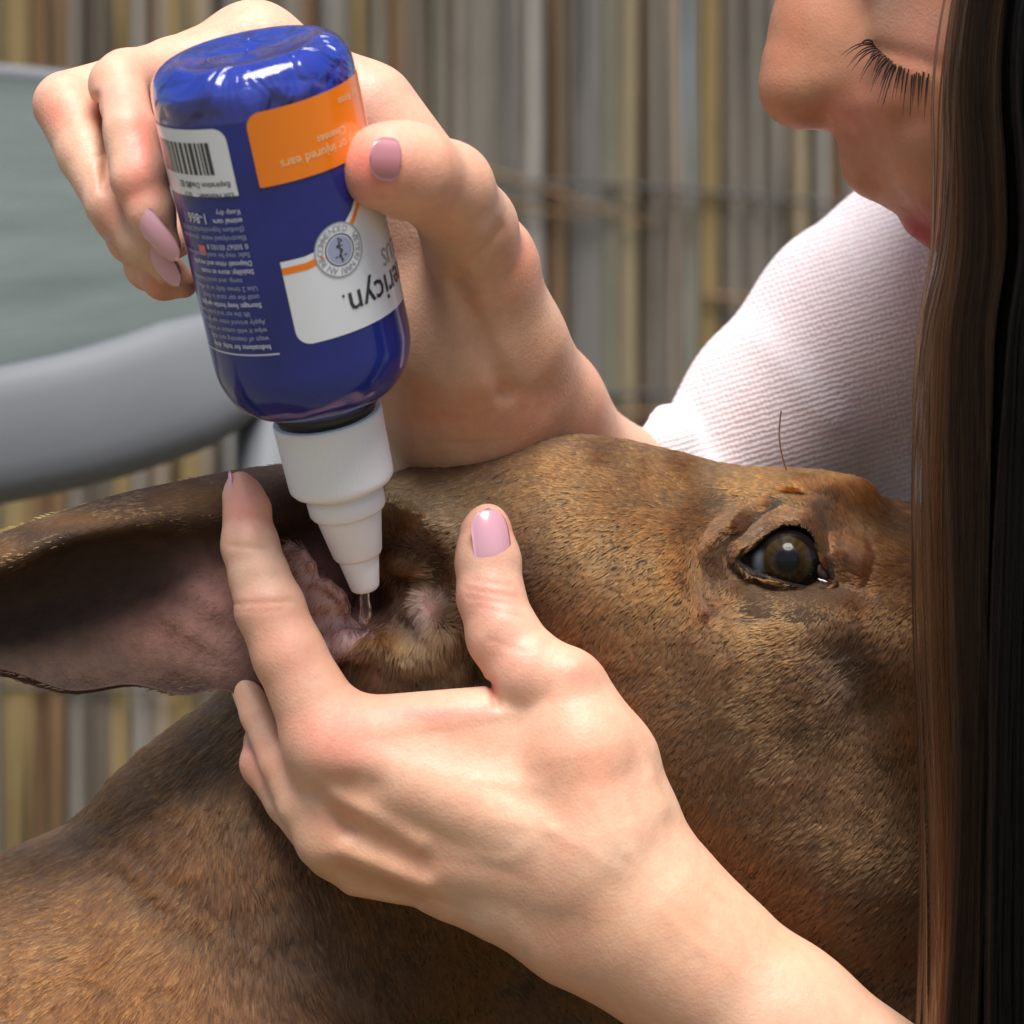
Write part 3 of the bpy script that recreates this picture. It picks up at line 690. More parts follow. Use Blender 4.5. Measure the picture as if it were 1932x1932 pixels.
# ear flap: columns from the tip (left, outside the frame) to the head, rows from the lit upper fold down to the lower rim
ear_ctrl = [
    [(-560, 1215, 20), (-560, 1225, 40), (-560, 1235, 45), (-560, 1250, 40), (-560, 1270, 30), (-560, 1290, 20), (-560, 1300, 20), (-560, 1310, 20)],
    [(-350, 1120, -30), (-350, 1135, 60), (-345, 1150, 90), (-340, 1165, 30), (-340, 1220, -10), (-340, 1270, 0), (-340, 1310, 15), (-340, 1330, 20)],
    [(-150, 1066, -40), (-150, 1085, 60), (-145, 1108, 95), (-140, 1120, 20), (-140, 1170, -30), (-140, 1210, -20), (-140, 1240, 5), (-140, 1258, 20)],
    [(0, 1018, -50), (0, 1036, 55), (4, 1066, 95), (8, 1078, 10), (10, 1140, -50), (10, 1200, -35), (6, 1245, 0), (2, 1268, 20)],
    [(120, 973, -60), (120, 990, 45), (130, 1015, 90), (132, 1030, 0), (130, 1110, -60), (130, 1200, -40), (130, 1270, 0), (132, 1306, 15)],
    [(280, 928, -70), (280, 948, 30), (285, 985, 75), (285, 1010, 0), (280, 1090, -50), (270, 1180, -25), (262, 1250, 0), (250, 1294, 12)],
    [(400, 903, -90), (400, 925, 10), (402, 975, 50), (400, 1015, -10), (392, 1080, -10), (380, 1160, 5), (360, 1250, 10), (345, 1312, 12)],
    [(500, 891, -120), (500, 915, -20), (505, 975, 10), (505, 1020, -50), (500, 1100, -30), (480, 1190, 0), (450, 1270, 5), (420, 1300, 5)],
    [(600, 885, -160), (600, 905, -60), (600, 950, -40), (600, 1000, -100), (590, 1090, -90), (570, 1190, -50), (540, 1280, -20), (500, 1335, -20)],
    [(720, 880, -200), (720, 900, -110), (720, 940, -100), (710, 990, -130), (680, 1090, -160), (640, 1200, -110), (600, 1300, -70), (560, 1370, -60)]]
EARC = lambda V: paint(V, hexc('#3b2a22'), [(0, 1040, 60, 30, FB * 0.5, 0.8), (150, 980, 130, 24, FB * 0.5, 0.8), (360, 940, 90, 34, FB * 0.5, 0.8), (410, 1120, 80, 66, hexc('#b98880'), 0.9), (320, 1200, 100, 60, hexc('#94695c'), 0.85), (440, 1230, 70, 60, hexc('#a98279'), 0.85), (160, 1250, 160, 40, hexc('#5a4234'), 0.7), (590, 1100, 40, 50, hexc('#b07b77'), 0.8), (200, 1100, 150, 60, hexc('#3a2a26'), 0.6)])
jit = lambda A: 5 * np.sin((A[..., 2] * 0.9 + A[..., 0] * 0.55) / 11) * np.exp(-((A[..., 0] + 590) / 110) ** 2 - ((A[..., 2] + 190) / 90) ** 2) + 3 * np.sin(A[..., 0] / 71 + A[..., 2] / 47) * np.sin(A[..., 2] / 60)
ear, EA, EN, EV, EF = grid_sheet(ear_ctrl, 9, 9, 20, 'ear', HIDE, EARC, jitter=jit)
# folds of bare pink skin at the mouth of the ear
FOLD = mat('ear_fold_skin', (0.55, 0.30, 0.29), 0.42, 0.4, Subsurface_Weight=0.5, Subsurface_Scale=0.003)
nfo = noise(FOLD, 140, 5, 0.6); rfo = ramp(FOLD, nfo.outputs[0], [(0.3, (0.38, 0.20, 0.18)), (0.7, (0.58, 0.38, 0.36))]); L(FOLD, rfo.outputs[0], B(FOLD).inputs['Base Color']); bump(FOLD, nfo.outputs[0], 0.3, 0.001)
Ff = Field(U(500, 1320, 0) * [1, 0, 1] + [0, -120, 0], U(900, 990, 0) * [1, 0, 1] + [0, 200, 0], 4)
chain(Ff, [(548, 1038, -10, 16), (566, 1062, 0, 22), (580, 1095, 0, 20), (590, 1120, -10, 16)], 14)
chain(Ff, [(560, 1115, -30, 30), (600, 1125, -25, 36), (630, 1135, -30, 24), (648, 1145, -50, 14)], 16)
chain(Ff, [(585, 1098, 14, 9), (618, 1103, 16, 10), (642, 1124, 8, 9), (652, 1150, -14, 8)], 6)
chain(Ff, [(556, 1050, 16, 8), (572, 1046, 20, 9), (588, 1066, 20, 9), (596, 1092, 14, 8)], 6)
chain(Ff, [(560, 1180, -40, 30), (620, 1175, -45, 34), (660, 1190, -50, 22)], 16)
chain(Ff, [(600, 1240, -20, 26), (650, 1215, -15, 28), (700, 1215, -30, 24), (720, 1235, -30, 18)], 16)
EFP, EFF = Ff.mesh(); mesh('ear_fold', EFP, EFF, FOLD, dog)

# eye
IRIS = mat('dog_eye', (0.1, 0.05, 0.02), 0.2, 0.12, Coat_Weight=0.22, Coat_Roughness=0.04)
ec = U(1484, 1060, -20); er = 71.0
ea = U(1494, 1046, 400) - ec; ea /= np.linalg.norm(ea)
t1 = np.cross(ea, (0, 0, 1)); t1 /= np.linalg.norm(t1); t2 = np.cross(t1, ea)
V = []; Fc = []; cl = []; nr_, ns_ = 40, 48
for i in range(nr_ + 1):
    th = math.pi * (i / nr_) ** 1.3; rr_ = er + (7 * max(0, 1 - (th / 0.62) ** 2))
    for j in range(ns_):
        ph = 2 * math.pi * j / ns_; V.append(ec + rr_ * (math.cos(th) * ea + math.sin(th) * (math.cos(ph) * t1 + math.sin(ph) * t2)))
        if th < 0.32: c_ = (0.004, 0.004, 0.005)
        elif th < 0.37: c_ = (0.02, 0.012, 0.006)
        elif th < 0.66:
            q = 0.7 + 0.3 * math.sin(ph * 23) * math.sin(ph * 9 + 1); c_ = (0.042 * q, 0.026 * q, 0.010 * q)
        elif th < 0.72: c_ = (0.03, 0.022, 0.018)
        else:
            pv = view((ec + er * (math.cos(th) * ea + math.sin(th) * (math.cos(ph) * t1 + math.sin(ph) * t2)))[None])[0]; q = max(0, min(1, (1446 - pv[0]) / 14)) * max(0, min(1, (pv[1] - 1036) / 12)); c_ = (0.006 + 0.10 * q, 0.004 + 0.11 * q, 0.004 + 0.13 * q)  # dark eyeball: shade under the lid put into its colour, paler at left
        cl.append(c_)
for i in range(nr_):
    for j in range(ns_): Fc.append((i * ns_ + j, i * ns_ + (j + 1) % ns_, (i + 1) * ns_ + (j + 1) % ns_, (i + 1) * ns_ + j))
aa_ = N(IRIS, 'ShaderNodeAttribute', attribute_name='Col'); L(IRIS, aa_.outputs['Color'], B(IRIS).inputs['Base Color'])
eye = mesh('eye', V, Fc, IRIS, dog, col=np.array(cl))
from mathutils.bvhtree import BVHTree
BV = BVHTree.FromPolygons([tuple(p) for p in DP], [tuple(int(i) for i in q) for q in DF])
def surf(px, py):
    o_ = Vector((0, -D, 0)); t_ = Vector(U(px, py, 0)); dr = (t_ - o_).normalized(); h = BV.ray_cast(o_ + dr * (D - 900), dr)
    return -h[0][1] if h[0] else -60
OPEN = np.array([(1402, 1052), (1430, 1035), (1452, 1015), (1476, 1001), (1500, 999), (1520, 1008), (1535, 1032), (1543, 1062), (1553, 1081), (1574, 1090), (1556, 1098), (1530, 1102), (1490, 1095), (1444, 1082), (1416, 1068)], float)
cp = np.vstack([OPEN, OPEN[:1]]); cl_ = []
for i in range(len(OPEN)):
    p0, p1_, p2_, p3_ = OPEN[i - 1], OPEN[i], OPEN[(i + 1) % len(OPEN)], OPEN[(i + 2) % len(OPEN)]
    for t in np.linspace(0, 1, 8, endpoint=False): cl_.append(0.5 * (2 * p1_ + (p2_ - p0) * t + (2 * p0 - 5 * p1_ + 4 * p2_ - p3_) * t * t + (3 * p1_ - p0 - 3 * p2_ + p3_) * t ** 3))
cl_ = np.array(cl_); cen_ = np.array([1490.0, 1050.0]); nC = len(cl_)
tg_ = np.roll(cl_, -1, 0) - np.roll(cl_, 1, 0); tg_ /= np.linalg.norm(tg_, axis=1)[:, None]; nr2 = np.stack([tg_[:, 1], -tg_[:, 0]], 1)
nr2 *= np.sign(((cl_ - cen_) * nr2).sum(1))[:, None]
for _ in range(14): nr2 = (nr2 + np.roll(nr2, 1, 0) + np.roll(nr2, -1, 0)); nr2 /= np.linalg.norm(nr2, axis=1)[:, None]
ang_ = np.arctan2((cl_ - cen_)[:, 1], (cl_ - cen_)[:, 0]); outer = cen_ + np.stack([np.cos(ang_) * 178, np.sin(ang_) * 118], 1)
OFF = [0, 3, 7, 12, 18, 25, 33, 42]; DEP = [-26, -7, 3, 4, -1, -6, -1, 1]
PV = []; PC = []
def target(q):      # the head's surface as it would run without the socket
    t_ = min(1, max(0, (q[0] - 1435) / 87)); dd = math.hypot(q[0] - 1435 - 87 * t_, q[1] - 1062); return min(surf(q[0], q[1]) + 50 * math.exp(-(dd / 76) ** 2), 95)
osd = [surf(*q) for q in outer]
for k_, (of, de) in enumerate(zip(OFF, DEP)):
    for i in range(nC):
        upw = max(0, -nr2[i][1]); q = cl_[i] + nr2[i] * of * (1 + 0.7 * upw); rr2 = np.hypot(q[0] - 1484, q[1] - 1060)
        ballz = -20 + math.sqrt(max(0, er ** 2 - rr2 ** 2)) if rr2 < er else -20
        t_r = np.hypot(*(q - cl_[i])) / max(60, np.hypot(*(outer[i] - cl_[i]))); base_d = max(ballz, 14) if k_ < 3 else 18 + (osd[i] - 18) * min(1, t_r) ** 0.8
        sd_ = max(ballz + 5, base_d) if k_ < 5 else base_d
        PV.append(U(q[0], q[1], sd_ + de * (1 + 0.6 * upw) + 6 * (1 - of / 42)))
        m_ = np.interp(of, [0, 10, 20, 42], [0, 0.12, 0.5, 1]); PC.append(np.array([0.016, 0.009, 0.009]) * (1 - m_) + np.array([0.040, 0.023, 0.015]) * m_)
for m_ in (0.25, 0.5, 0.75, 1.0):
    for i in range(nC):
        last = cl_[i] + nr2[i] * 42 * (1 + 0.7 * max(0, -nr2[i][1])); q = last * (1 - m_) + outer[i] * m_
        t_r = np.hypot(*(q - cl_[i])) / max(60, np.hypot(*(outer[i] - cl_[i]))); PV.append(U(q[0], q[1], 18 + (osd[i] - 18) * min(1, t_r) ** 0.8 + 1 - 5 * m_) if m_ < 1 else U(q[0], q[1], osd[i] - 9)); PC.append(FB * 0.2)
PV = np.array(PV); rows_n = len(PV) // nC
PF = np.array([(r * nC + i, r * nC + (i + 1) % nC, (r + 1) * nC + (i + 1) % nC, (r + 1) * nC + i) for r in range(rows_n - 1) for i in range(nC)])
pn = normals(PV, PF)
if pn[nC * 9:, 1].mean() > 0: PF = PF[:, ::-1].copy()
mesh('eyelids', PV, PF, HIDE, dog, col=np.array(PC))
Fe = Field(U(1530, 1130, 0) * [1, 0, 1] + [0, -100, 0], U(1640, 1030, 0) * [1, 0, 1] + [0, 60, 0], 3)
chain(Fe, [(1542, 1072, 12, 12), (1556, 1084, 10, 9), (1566, 1089, 8, 6)], 10)
P_, F_ = Fe.mesh(); mesh('inner_eyelid', P_, F_, mat('inner_lid', (0.06, 0.03, 0.028), 0.4, 0.5), dog)
TEAR = mat('tear_glint', (0.6, 0.6, 0.62), 0.05, 0.8, Coat_Weight=1.0)  # pale drops: the glint on the tears is put into the colour
pts_ = []
for (x_, y_, r_) in ((1549, 1095, 2.5), (1556, 1097, 3)):
    pts_.append(tube([U(x_ - 5, y_ - 3, 34), U(x_, y_, 38), U(x_ + 5, y_ + 1, 34)], [1.5, r_ * .7, 1.5], 8))
v, f = join(pts_); mesh('tear_glints', v, f, TEAR, dog)

# ------------------------------------------------------------------ the woman: body (hands, arms, head) as one mesh, clothes, hair, nails
SK = hexc('#daae93'); SKP = hexc('#dc8a7c'); SKR = hexc('#cd7763'); SKL = hexc('#e0b292')
def field(x0, y0, x1, y1, dmin, dmax, h):
    return Field([(x0 - 966) * 1.0, -dmax, (966 - y1)], [(x1 - 966), -dmin, (966 - y0)], h)
# --- left hand, lying over the dog's head
A_ = field(370, 820, 1800, 2240, -120, 400, 4.8)
# index finger
chain(A_, [(459, 938, 80, 40), (472, 1030, 100, 53), (490, 1090, 112, 56), (508, 1145, 122, 65), (545, 1235, 130, 68), (625, 1395, 130, 84)], 14)
chain(A_, [(452, 912, 80, 22), (470, 960, 92, 42)], 14)
# middle, ring and little fingers running behind the ear
chain(A_, [(455, 1285, -20, 26), (488, 1350, 20, 33), (530, 1440, 60, 40), (568, 1520, 84, 44), (610, 1585, 92, 46)], 12)
chain(A_, [(520, 1340, -90, 30), (500, 1400, -50, 38), (500, 1440, -20, 46), (545, 1510, 20, 44), (620, 1610, 50, 44)], 12)
chain(A_, [(560, 1420, -100, 34), (560, 1500, -60, 36), (640, 1620, 10, 36)], 12)
# palm and back of the hand
I_ = (628, 1400, 125, 80); M_1 = (625, 1580, 92, 46); K_ = (672, 1655, 60, 36); W_ = (1120, 1625, 120, 130); TH = (1060, 1300, 130, 74); BM = (880, 1668, 70, 62)
T(A_, I_, (1060, 1340, 130, 56), W_, 36); T(A_, I_, M_1, W_, 40); T(A_, M_1, K_, BM, 40); T(A_, M_1, BM, W_, 40); T(A_, BM, (1000, 1700, 90, 90), W_, 50)
T(A_, (700, 1368, 120, 42), (915, 1374, 120, 36), (850, 1470, 120, 70), 22)
T(A_, (915, 1374, 120, 36), (1060, 1325, 120, 62), (1000, 1480, 130, 90), 22)
chain(A_, [(1060, 1290, 140, 72), (1095, 1420, 150, 105), (1130, 1560, 150, 125)], 40)
chain(A_, [(1088, 1310, 120, 62), (1150, 1440, 105, 86), (1178, 1560, 100, 100), (1220, 1680, 100, 120)], 40)
# thumb
chain(A_, [(917, 1008, 62, 50), (921, 1060, 80, 60), (926, 1125, 98, 62), (950, 1200, 118, 68), (1000, 1270, 132, 78), (1062, 1300, 140, 72)], 16)
chain(A_, [(921, 985, 58, 34), (918, 1030, 70, 52)], 14)
# wrist and forearm
chain(A_, [(960, 1700, 88, 78), (1090, 1745, 95, 112), (1215, 1790, 100, 125)], 40)
chain(A_, [(1130, 1640, 120, 140), (1215, 1735, 110, 158), (1310, 1815, 110, 152), (1460, 1940, 110, 160), (1700, 2130, 90, 175)], 50)
# modelling: knuckles, tendons, hollows, creases
bp(A_, (1092, 1262, 190), (1100, 1275, 190), 34, 9); bp(A_, (632, 1430, 200), (640, 1440, 200), 50, 8)
bp(A_, (632, 1505, 150), (790, 1592, 190), 24, 9, True); bp(A_, (645, 1602, 110), (800, 1672, 150), 24, 8, True)
bp(A_, (598, 1492, 140), (660, 1560, 160), 17, -9, True); bp(A_, (660, 1560, 150), (800, 1632, 170), 24, -7, True)
bp(A_, (650, 1632, 100), (780, 1700, 100), 22, -7, True); bp(A_, (655, 1468, 190), (700, 1480, 200), 34, -12)
bp(A_, (800, 1560, 190), (1000, 1640, 200), 60, -7); bp(A_, (690, 1400, 200), (900, 1430, 200), 60, -5)
bp(A_, (1180, 1480, 230), (1260, 1640, 240), 36, -5); bp(A_, (1235, 1470, 200), (1250, 1520, 200), 26, 7)
bp(A_, (840, 1345, 150), (900, 1345, 150), 16, -4); bp(A_, (925, 1290, 160), (938, 1330, 170), 8, -9, True)
for (x0, y0, x1, y1, sg, am) in ((445, 1028, 520, 1034, 5, -2.6), (448, 1136, 560, 1130, 5, -3.2), (450, 1148, 545, 1146, 4, -1.6), (885, 1108, 975, 1124, 4.5, -2.2), (885, 1122, 985, 1140, 4, -2.0), (895, 1092, 965, 1102, 4, -1.6), (900, 1138, 980, 1158, 4, -1.5), (925, 1200, 990, 1222, 5, -1.2)):
    bp(A_, (x0, y0, 0), (x1, y1, 0), sg, am, True)
bp(A_, (930, 1150, 170), (940, 1160, 170), 30, 4)
for (x0, y0, x1, y1, x2, y2, am) in ((1010, 1480, 900, 1470, 800, 1440, 1.0), (1180, 1640, 1040, 1560, 930, 1540, 1.1), (1300, 1720, 1180, 1600, 1120, 1500, 1.0), (1040, 1560, 960, 1620, 860, 1610, 0.8), (1420, 1850, 1320, 1780, 1240, 1700, 0.9)):
    bp(A_, (x0, y0, 200), (x1, y1, 200), 13, am, True); bp(A_, (x1, y1, 200), (x2, y2, 200), 12, am, True)
HP, HF = A_.mesh(); del A_
HC = paint(HP, SK, [(462, 950, 50, 60, SKP, 0.75), (560, 1230, 60, 90, SKP, 0.3), (640, 1400, 80, 60, SKP, 0.5), (480, 1140, 60, 25, SKP, 0.25), (920, 1130, 60, 50, SKP, 0.6), (1100, 1265, 36, 30, SKR, 0.5), (960, 1240, 60, 60, SKP, 0.4),
                    (820, 1345, 90, 14, SKP, 0.7), (620, 1560, 40, 60, SKR, 0.4), (690, 1600, 200, 90, hexc('#c99a72'), 0.45), (930, 1010, 50, 50, SKP, 0.6), (1050, 1500, 160, 90, SKL, 0.4), (1300, 1750, 300, 120, hexc('#d2a07c'), 0.5), (470, 1450, 40, 60, SKP, 0.4), (930, 1310, 10, 26, SKR, 0.6)])
# --- right hand, gripping the bottle
Bf_ = field(20, -30, 1420, 1320, -1100, 560, 6.0)
ch2 = lambda pts, k=16: chain(Bf_, pts, k)
ch2([(485, 92, -20, 80), (330, 135, 30, 62), (238, 152, 120, 56), (222, 160, 150, 54)], 20)               # index, base to first joint
ch2([(224, 160, 160, 52), (240, 250, 250, 54), (262, 335, 290, 52), (285, 400, 300, 44), (316, 462, 296, 26)], 16)
ch2([(440, 110, -60, 80), (250, 160, -10, 60), (128, 196, 40, 62)], 24)                                    # middle finger
ch2([(124, 200, 60, 60), (165, 290, 130, 56), (215, 385, 200, 52), (270, 455, 232, 44), (315, 512, 236, 27)], 14)
ch2([(400, 250, -110, 60), (230, 330, 0, 54), (224, 405, 80, 48), (250, 450, 130, 46), (320, 510, 160, 30)], 14)   # ring
ch2([(420, 380, -100, 56), (290, 460, 20, 48), (282, 500, 90, 46), (310, 525, 140, 40), (345, 535, 150, 28)], 14)  # little
# back of the hand and palm behind the bottle
T(Bf_, (478, 95, -40, 80), (690, 215, -20, 92), (800, 420, -70, 110), 40)
T(Bf_, (478, 95, -40, 80), (400, 300, -140, 70), (700, 520, -130, 110), 40)
T(Bf_, (690, 215, -20, 92), (880, 440, -10, 88), (800, 600, -120, 120), 36)
T(Bf_, (400, 300, -140, 70), (430, 440, -150, 60), (720, 620, -150, 110), 40)
# thumb
ch2([(728, 313, 425, 82), (770, 322, 385, 87), (842, 356, 270, 86), (885, 432, 110, 88), (900, 525, 0, 98), (870, 640, -90, 145)], 26)
ch2([(708, 330, 430, 60), (745, 318, 400, 84)], 14)
# heel of the hand, wrist, forearm going back to the elbow
ch2([(860, 600, -110, 155), (885, 730, -240, 178), (930, 860, -470, 215), (990, 1010, -680, 245), (1060, 1180, -860, 235)], 60)
ch2([(915, 500, -20, 84), (972, 640, -130, 84), (1040, 760, -330, 92), (1120, 880, -540, 90), (1230, 900, -600, 70)], 50)
ch2([(1090, 900, -520, 104), (1220, 930, -640, 92), (1340, 975, -740, 90)], 60)
bp(Bf_, (865, 540, 20), (950, 735, -40), 22, -16, True); bp(Bf_, (900, 500, 90), (935, 440, 100), 12, -8, True); bp(Bf_, (935, 520, 60), (900, 560, 60), 60, 5)
bp(Bf_, (198, 200, 100), (200, 330, 250), 9, -10, True); bp(Bf_, (990, 450, 0), (1005, 480, 0), 40, 8)
bp(Bf_, (186, 225, 250), (190, 355, 280), 8, -10, True)
bp(Bf_, (100, 195, 60), (120, 185, 60), 30, 5); bp(Bf_, (235, 345, 320), (270, 335, 330), 18, 6)
for q in ((785, 250, 800, 300), (795, 240, 815, 290)): bp(Bf_, (q[0], q[1], 0), (q[2], q[3], 0), 4, -2.2, True)
bp(Bf_, (203, 323, 0), (222, 310, 0), 4, -4, True)
GP, GF = Bf_.mesh(); del Bf_
GC = paint(GP, SK, [(95, 215, 60, 40, SKR, 0.6), (210, 180, 30, 40, SKP, 0.5), (268, 270, 34, 90, hexc('#e07868'), 0.75), (250, 350, 60, 40, SKP, 0.5), (700, 310, 60, 60, hexc('#e2766c'), 0.7), (790, 330, 50, 50, SKR, 0.35), (200, 420, 30, 60, SKR, 0.5), (300, 540, 60, 40, SKR, 0.5), (990, 470, 60, 60, SKR, 0.4), (900, 700, 200, 200, hexc('#c08a68'), 0.4), (700, 170, 60, 60, SKP, 0.3)])
# --- head
C_ = field(1400, -1300, 2950, 900, -800, 520, 9.0)
c3 = lambda pts, k=40: chain(C_, pts, k)
EE = lambda x, y, d, r, k=60, rot=None, cut=False: C_.ell(U(x, y, d), r, k, rot, cut)
EE(2270, -260, -150, (590, 480, 580), 60); EE(1960, 60, -150, (380, 430, 480), 120, 0.35); EE(2020, 390, -150, (245, 330, 215), 90)
EE(1850, 190, -20, (215, 200, 230), 90); EE(1850, 190, -280, (215, 200, 230), 90)
c3([(1700, -300, -150, 150), (1590, -120, -150, 84), (1532, 40, -150, 69), (1512, 110, -150, 72)], 40)
c3([(1505, 165, -150, 75), (1510, 150, -150, 74)], 24)
c3([(1530, 178, -150, 62), (1600, 196, -135, 54)], 26)
c3([(1560, 60, -120, 60), (1700, 150, -40, 70)], 50); C_.tri(U(1590, -120, -130), U(1520, 150, -125), U(1740, 150, -10), 62, 58, 70, 40)
EE(1640, 196, -72, (62, 46, 54), 26); EE(1640, 196, -228, (62, 46, 54), 26)
c3([(1662, 268, -150, 76), (1668, 298, -150, 76), (1706, 328, -148, 62)], 30)
C_.tri(U(1690, 290, -120), U(1730, 340, -100), U(1850, 250, 20), 66, 66, 90, 50)
c3([(1622, 275, -128, 34), (1640, 320, -124, 40)], 14)
c3([(1752, 405, -190, 50), (1752, 402, -110, 50), (1800, 395, -20, 30)], 16); c3([(1784, 424, -190, 52), (1784, 424, -105, 52), (1830, 405, -20, 30)], 12)
EE(1756, 50, -2, (108, 72, 86), 30)         # closed lid over the eyeball
bp(C_, (1640, -30, -20), (1660, 20, 10), 40, -14); bp(C_, (1700, -90, 20), (1850, -60, 80), 50, 16)
bp(C_, (1650, 95, 40), (1760, 140, 90), 14, -6, True); bp(C_, (1698, 200, 10), (1704, 240, 10), 24, -9, True); bp(C_, (1625, 208, 10), (1672, 205, 10), 36, 13, True); bp(C_, (1690, 160, 20), (1712, 200, 20), 16, -9)
bp(C_, (1700, 255, 20), (1780, 380, 40), 26, -6)
bp(C_, (1616, 262, -100), (1650, 338, -90), 10, 4)
EE(2020, 640, -160, (180, 220, 260), 120); c3([(2150, 420, -200, 240), (2350, 800, -420, 300)], 100)   # chin and neck
FP, FF = C_.mesh(); del C_
LIPC = hexc('#a8505a')
FC_ = paint(FP, hexc('#b07e60'), [(1480, 150, 60, 80, hexc('#bd7f60'), 0.6), (1730, 440, 48, 50, LIPC, 0.95), (1790, 440, 60, 45, LIPC, 0.9), (1745, 60, 60, 60, hexc('#c28878'), 0.5), (1600, 210, 80, 40, hexc('#c47868'), 0.4), (1670, -10, 70, 40, hexc('#8d8275'), 0.35), (1700, 330, 60, 60, hexc('#c98d6b'), 0.3)])  # face skin darker than the hands: its shade is put into the colour
person = empty('person', Wp(U(2300, 1900, -700)), 'woman with long dark hair and pink knit sleeve, dripping liquid from a blue bottle', 'person')
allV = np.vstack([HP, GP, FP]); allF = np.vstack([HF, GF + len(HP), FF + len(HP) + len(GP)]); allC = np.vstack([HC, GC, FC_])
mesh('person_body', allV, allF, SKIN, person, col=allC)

# fingernails: curved plates seated on the fingertips
def nail(name, c, along, out, ln, wd, curve, m, tip=0.25, thick=5, bend=0.0):
    c = U(*c); al = np.array([along[0], -along[2], -along[1]], float); al /= np.linalg.norm(al)
    ou = np.array([out[0], -out[2], -out[1]], float); ou -= al * (ou @ al); ou /= np.linalg.norm(ou); si = np.cross(al, ou); nu, nv = 16, 12; V = []
    for lay in (0, -thick):
        for i in range(nu + 1):
            t = i / nu
            e0 = math.sqrt(max(0, 1 - (1 - min(t / 0.28, 1)) ** 2)); e1 = math.sqrt(max(0.0, 1 - max(0, (t - (1 - tip)) / tip) ** 2)); w_ = wd / 2 * (0.35 + 0.65 * e0) * (0.02 + 0.98 * e1)
            for j in range(nv + 1):
                u = (j / nv * 2 - 1); an = u * w_ / curve
                V.append(c + al * (t - 0.5) * ln + si * math.sin(an) * (curve + lay) + ou * ((curve + lay) * math.cos(an) - curve + bend * (t - 0.3) * (0.9 - t) * ln))
    k = nv + 1; o_ = (nu + 1) * k; Fc = []
    for i in range(nu):
        for j in range(nv):
            a, b, cc_, d = i * k + j, i * k + j + 1, (i + 1) * k + j + 1, (i + 1) * k + j; Fc += [(a, d, cc_, b), (o_ + a, o_ + b, o_ + cc_, o_ + d)]
    for i in range(nu):
        for j in (0, nv): a, b = i * k + j, (i + 1) * k + j; Fc.append((a, b, o_ + b, o_ + a))
    for j in range(nv):
        for i in (0, nu): a, b = i * k + j, i * k + j + 1; Fc.append((a, b, o_ + b, o_ + a))
    return mesh(name, V, Fc, m, person)
nail('fingernail', (930, 1012, 134), (-0.16, -1, -0.28), (0.30, -0.15, 1), 112, 82, 50, NAIL, 0.4, bend=.35)
nail('fingernail', (428, 922, 92), (0.10, -1, 0.0), (-1, -0.05, 0.15), 66, 44, 34, NAIL, 0.6)
nail('fingernail', (728, 298, 514), (-0.95, -0.05, 0.30), (0.28, 0.0, 1), 56, 82, 60, NAILN, 0.55)
nail('fingernail', (293, 446, 340), (0.66, 0.75, -0.10), (-0.42, 0.45, 1), 116, 56, 36, NAIL, 0.5, bend=.3)
nail('fingernail', (300, 494, 272), (0.62, 0.78, 0.0), (-0.5, 0.4, 1), 112, 50, 34, NAIL, 0.5, bend=.3)

# knitted sleeve and the rest of the sweater
K_F = field(1000, 200, 3300, 2700, -2000, -200, 16.0)
chain(K_F, [(1345, 905, -720, 150), (1480, 780, -760, 185), (1640, 640, -800, 225), (1800, 560, -820, 250)], 60)
chain(K_F, [(1700, 470, -840, 120), (1760, 560, -860, 230), (2150, 600, -880, 300)], 60)
chain(K_F, [(1262, 800, -640, 40), (1262, 850, -600, 62), (1290, 960, -600, 100)], 26)
bp(K_F, (1430, 640, -640), (1560, 800, -600), 30, 10, True); bp(K_F, (1310, 780, -600), (1340, 850, -600), 22, -12, True)
for i in range(5): bp(K_F, (1380 + i * 70, 700 - i * 20, 0), (1520 + i * 70, 900 - i * 25, 0), 30, 20 if i % 2 else -20, True)
chain(K_F, [(1720, 820, -900, 210), (1900, 1000, -950, 260)], 80)
chain(K_F, [(2300, 900, -1000, 400), (2450, 1600, -1150, 480), (2500, 2500, -1200, 520)], 100)
chain(K_F, [(2600, 900, -700, 260), (2650, 1500, -300, 230), (2500, 2150, 0, 210)], 80)
SP_, SF_ = K_F.mesh(); del K_F
mesh('sweater', SP_, SF_, KNIT, person)
# left arm from the elbow up to its sleeve, outside the picture
# (the forearm mesh above ends inside this sleeve)
chainpts = catmull([U(1800, 2190, 95), U(2000, 2260, 85), U(2250, 2300, 60), U(2500, 2150, 0)], 6)
v, f = tube(chainpts, np.linspace(165, 215, len(chainpts)), 24); mesh('sweater_cuff', v, f, KNIT, person)

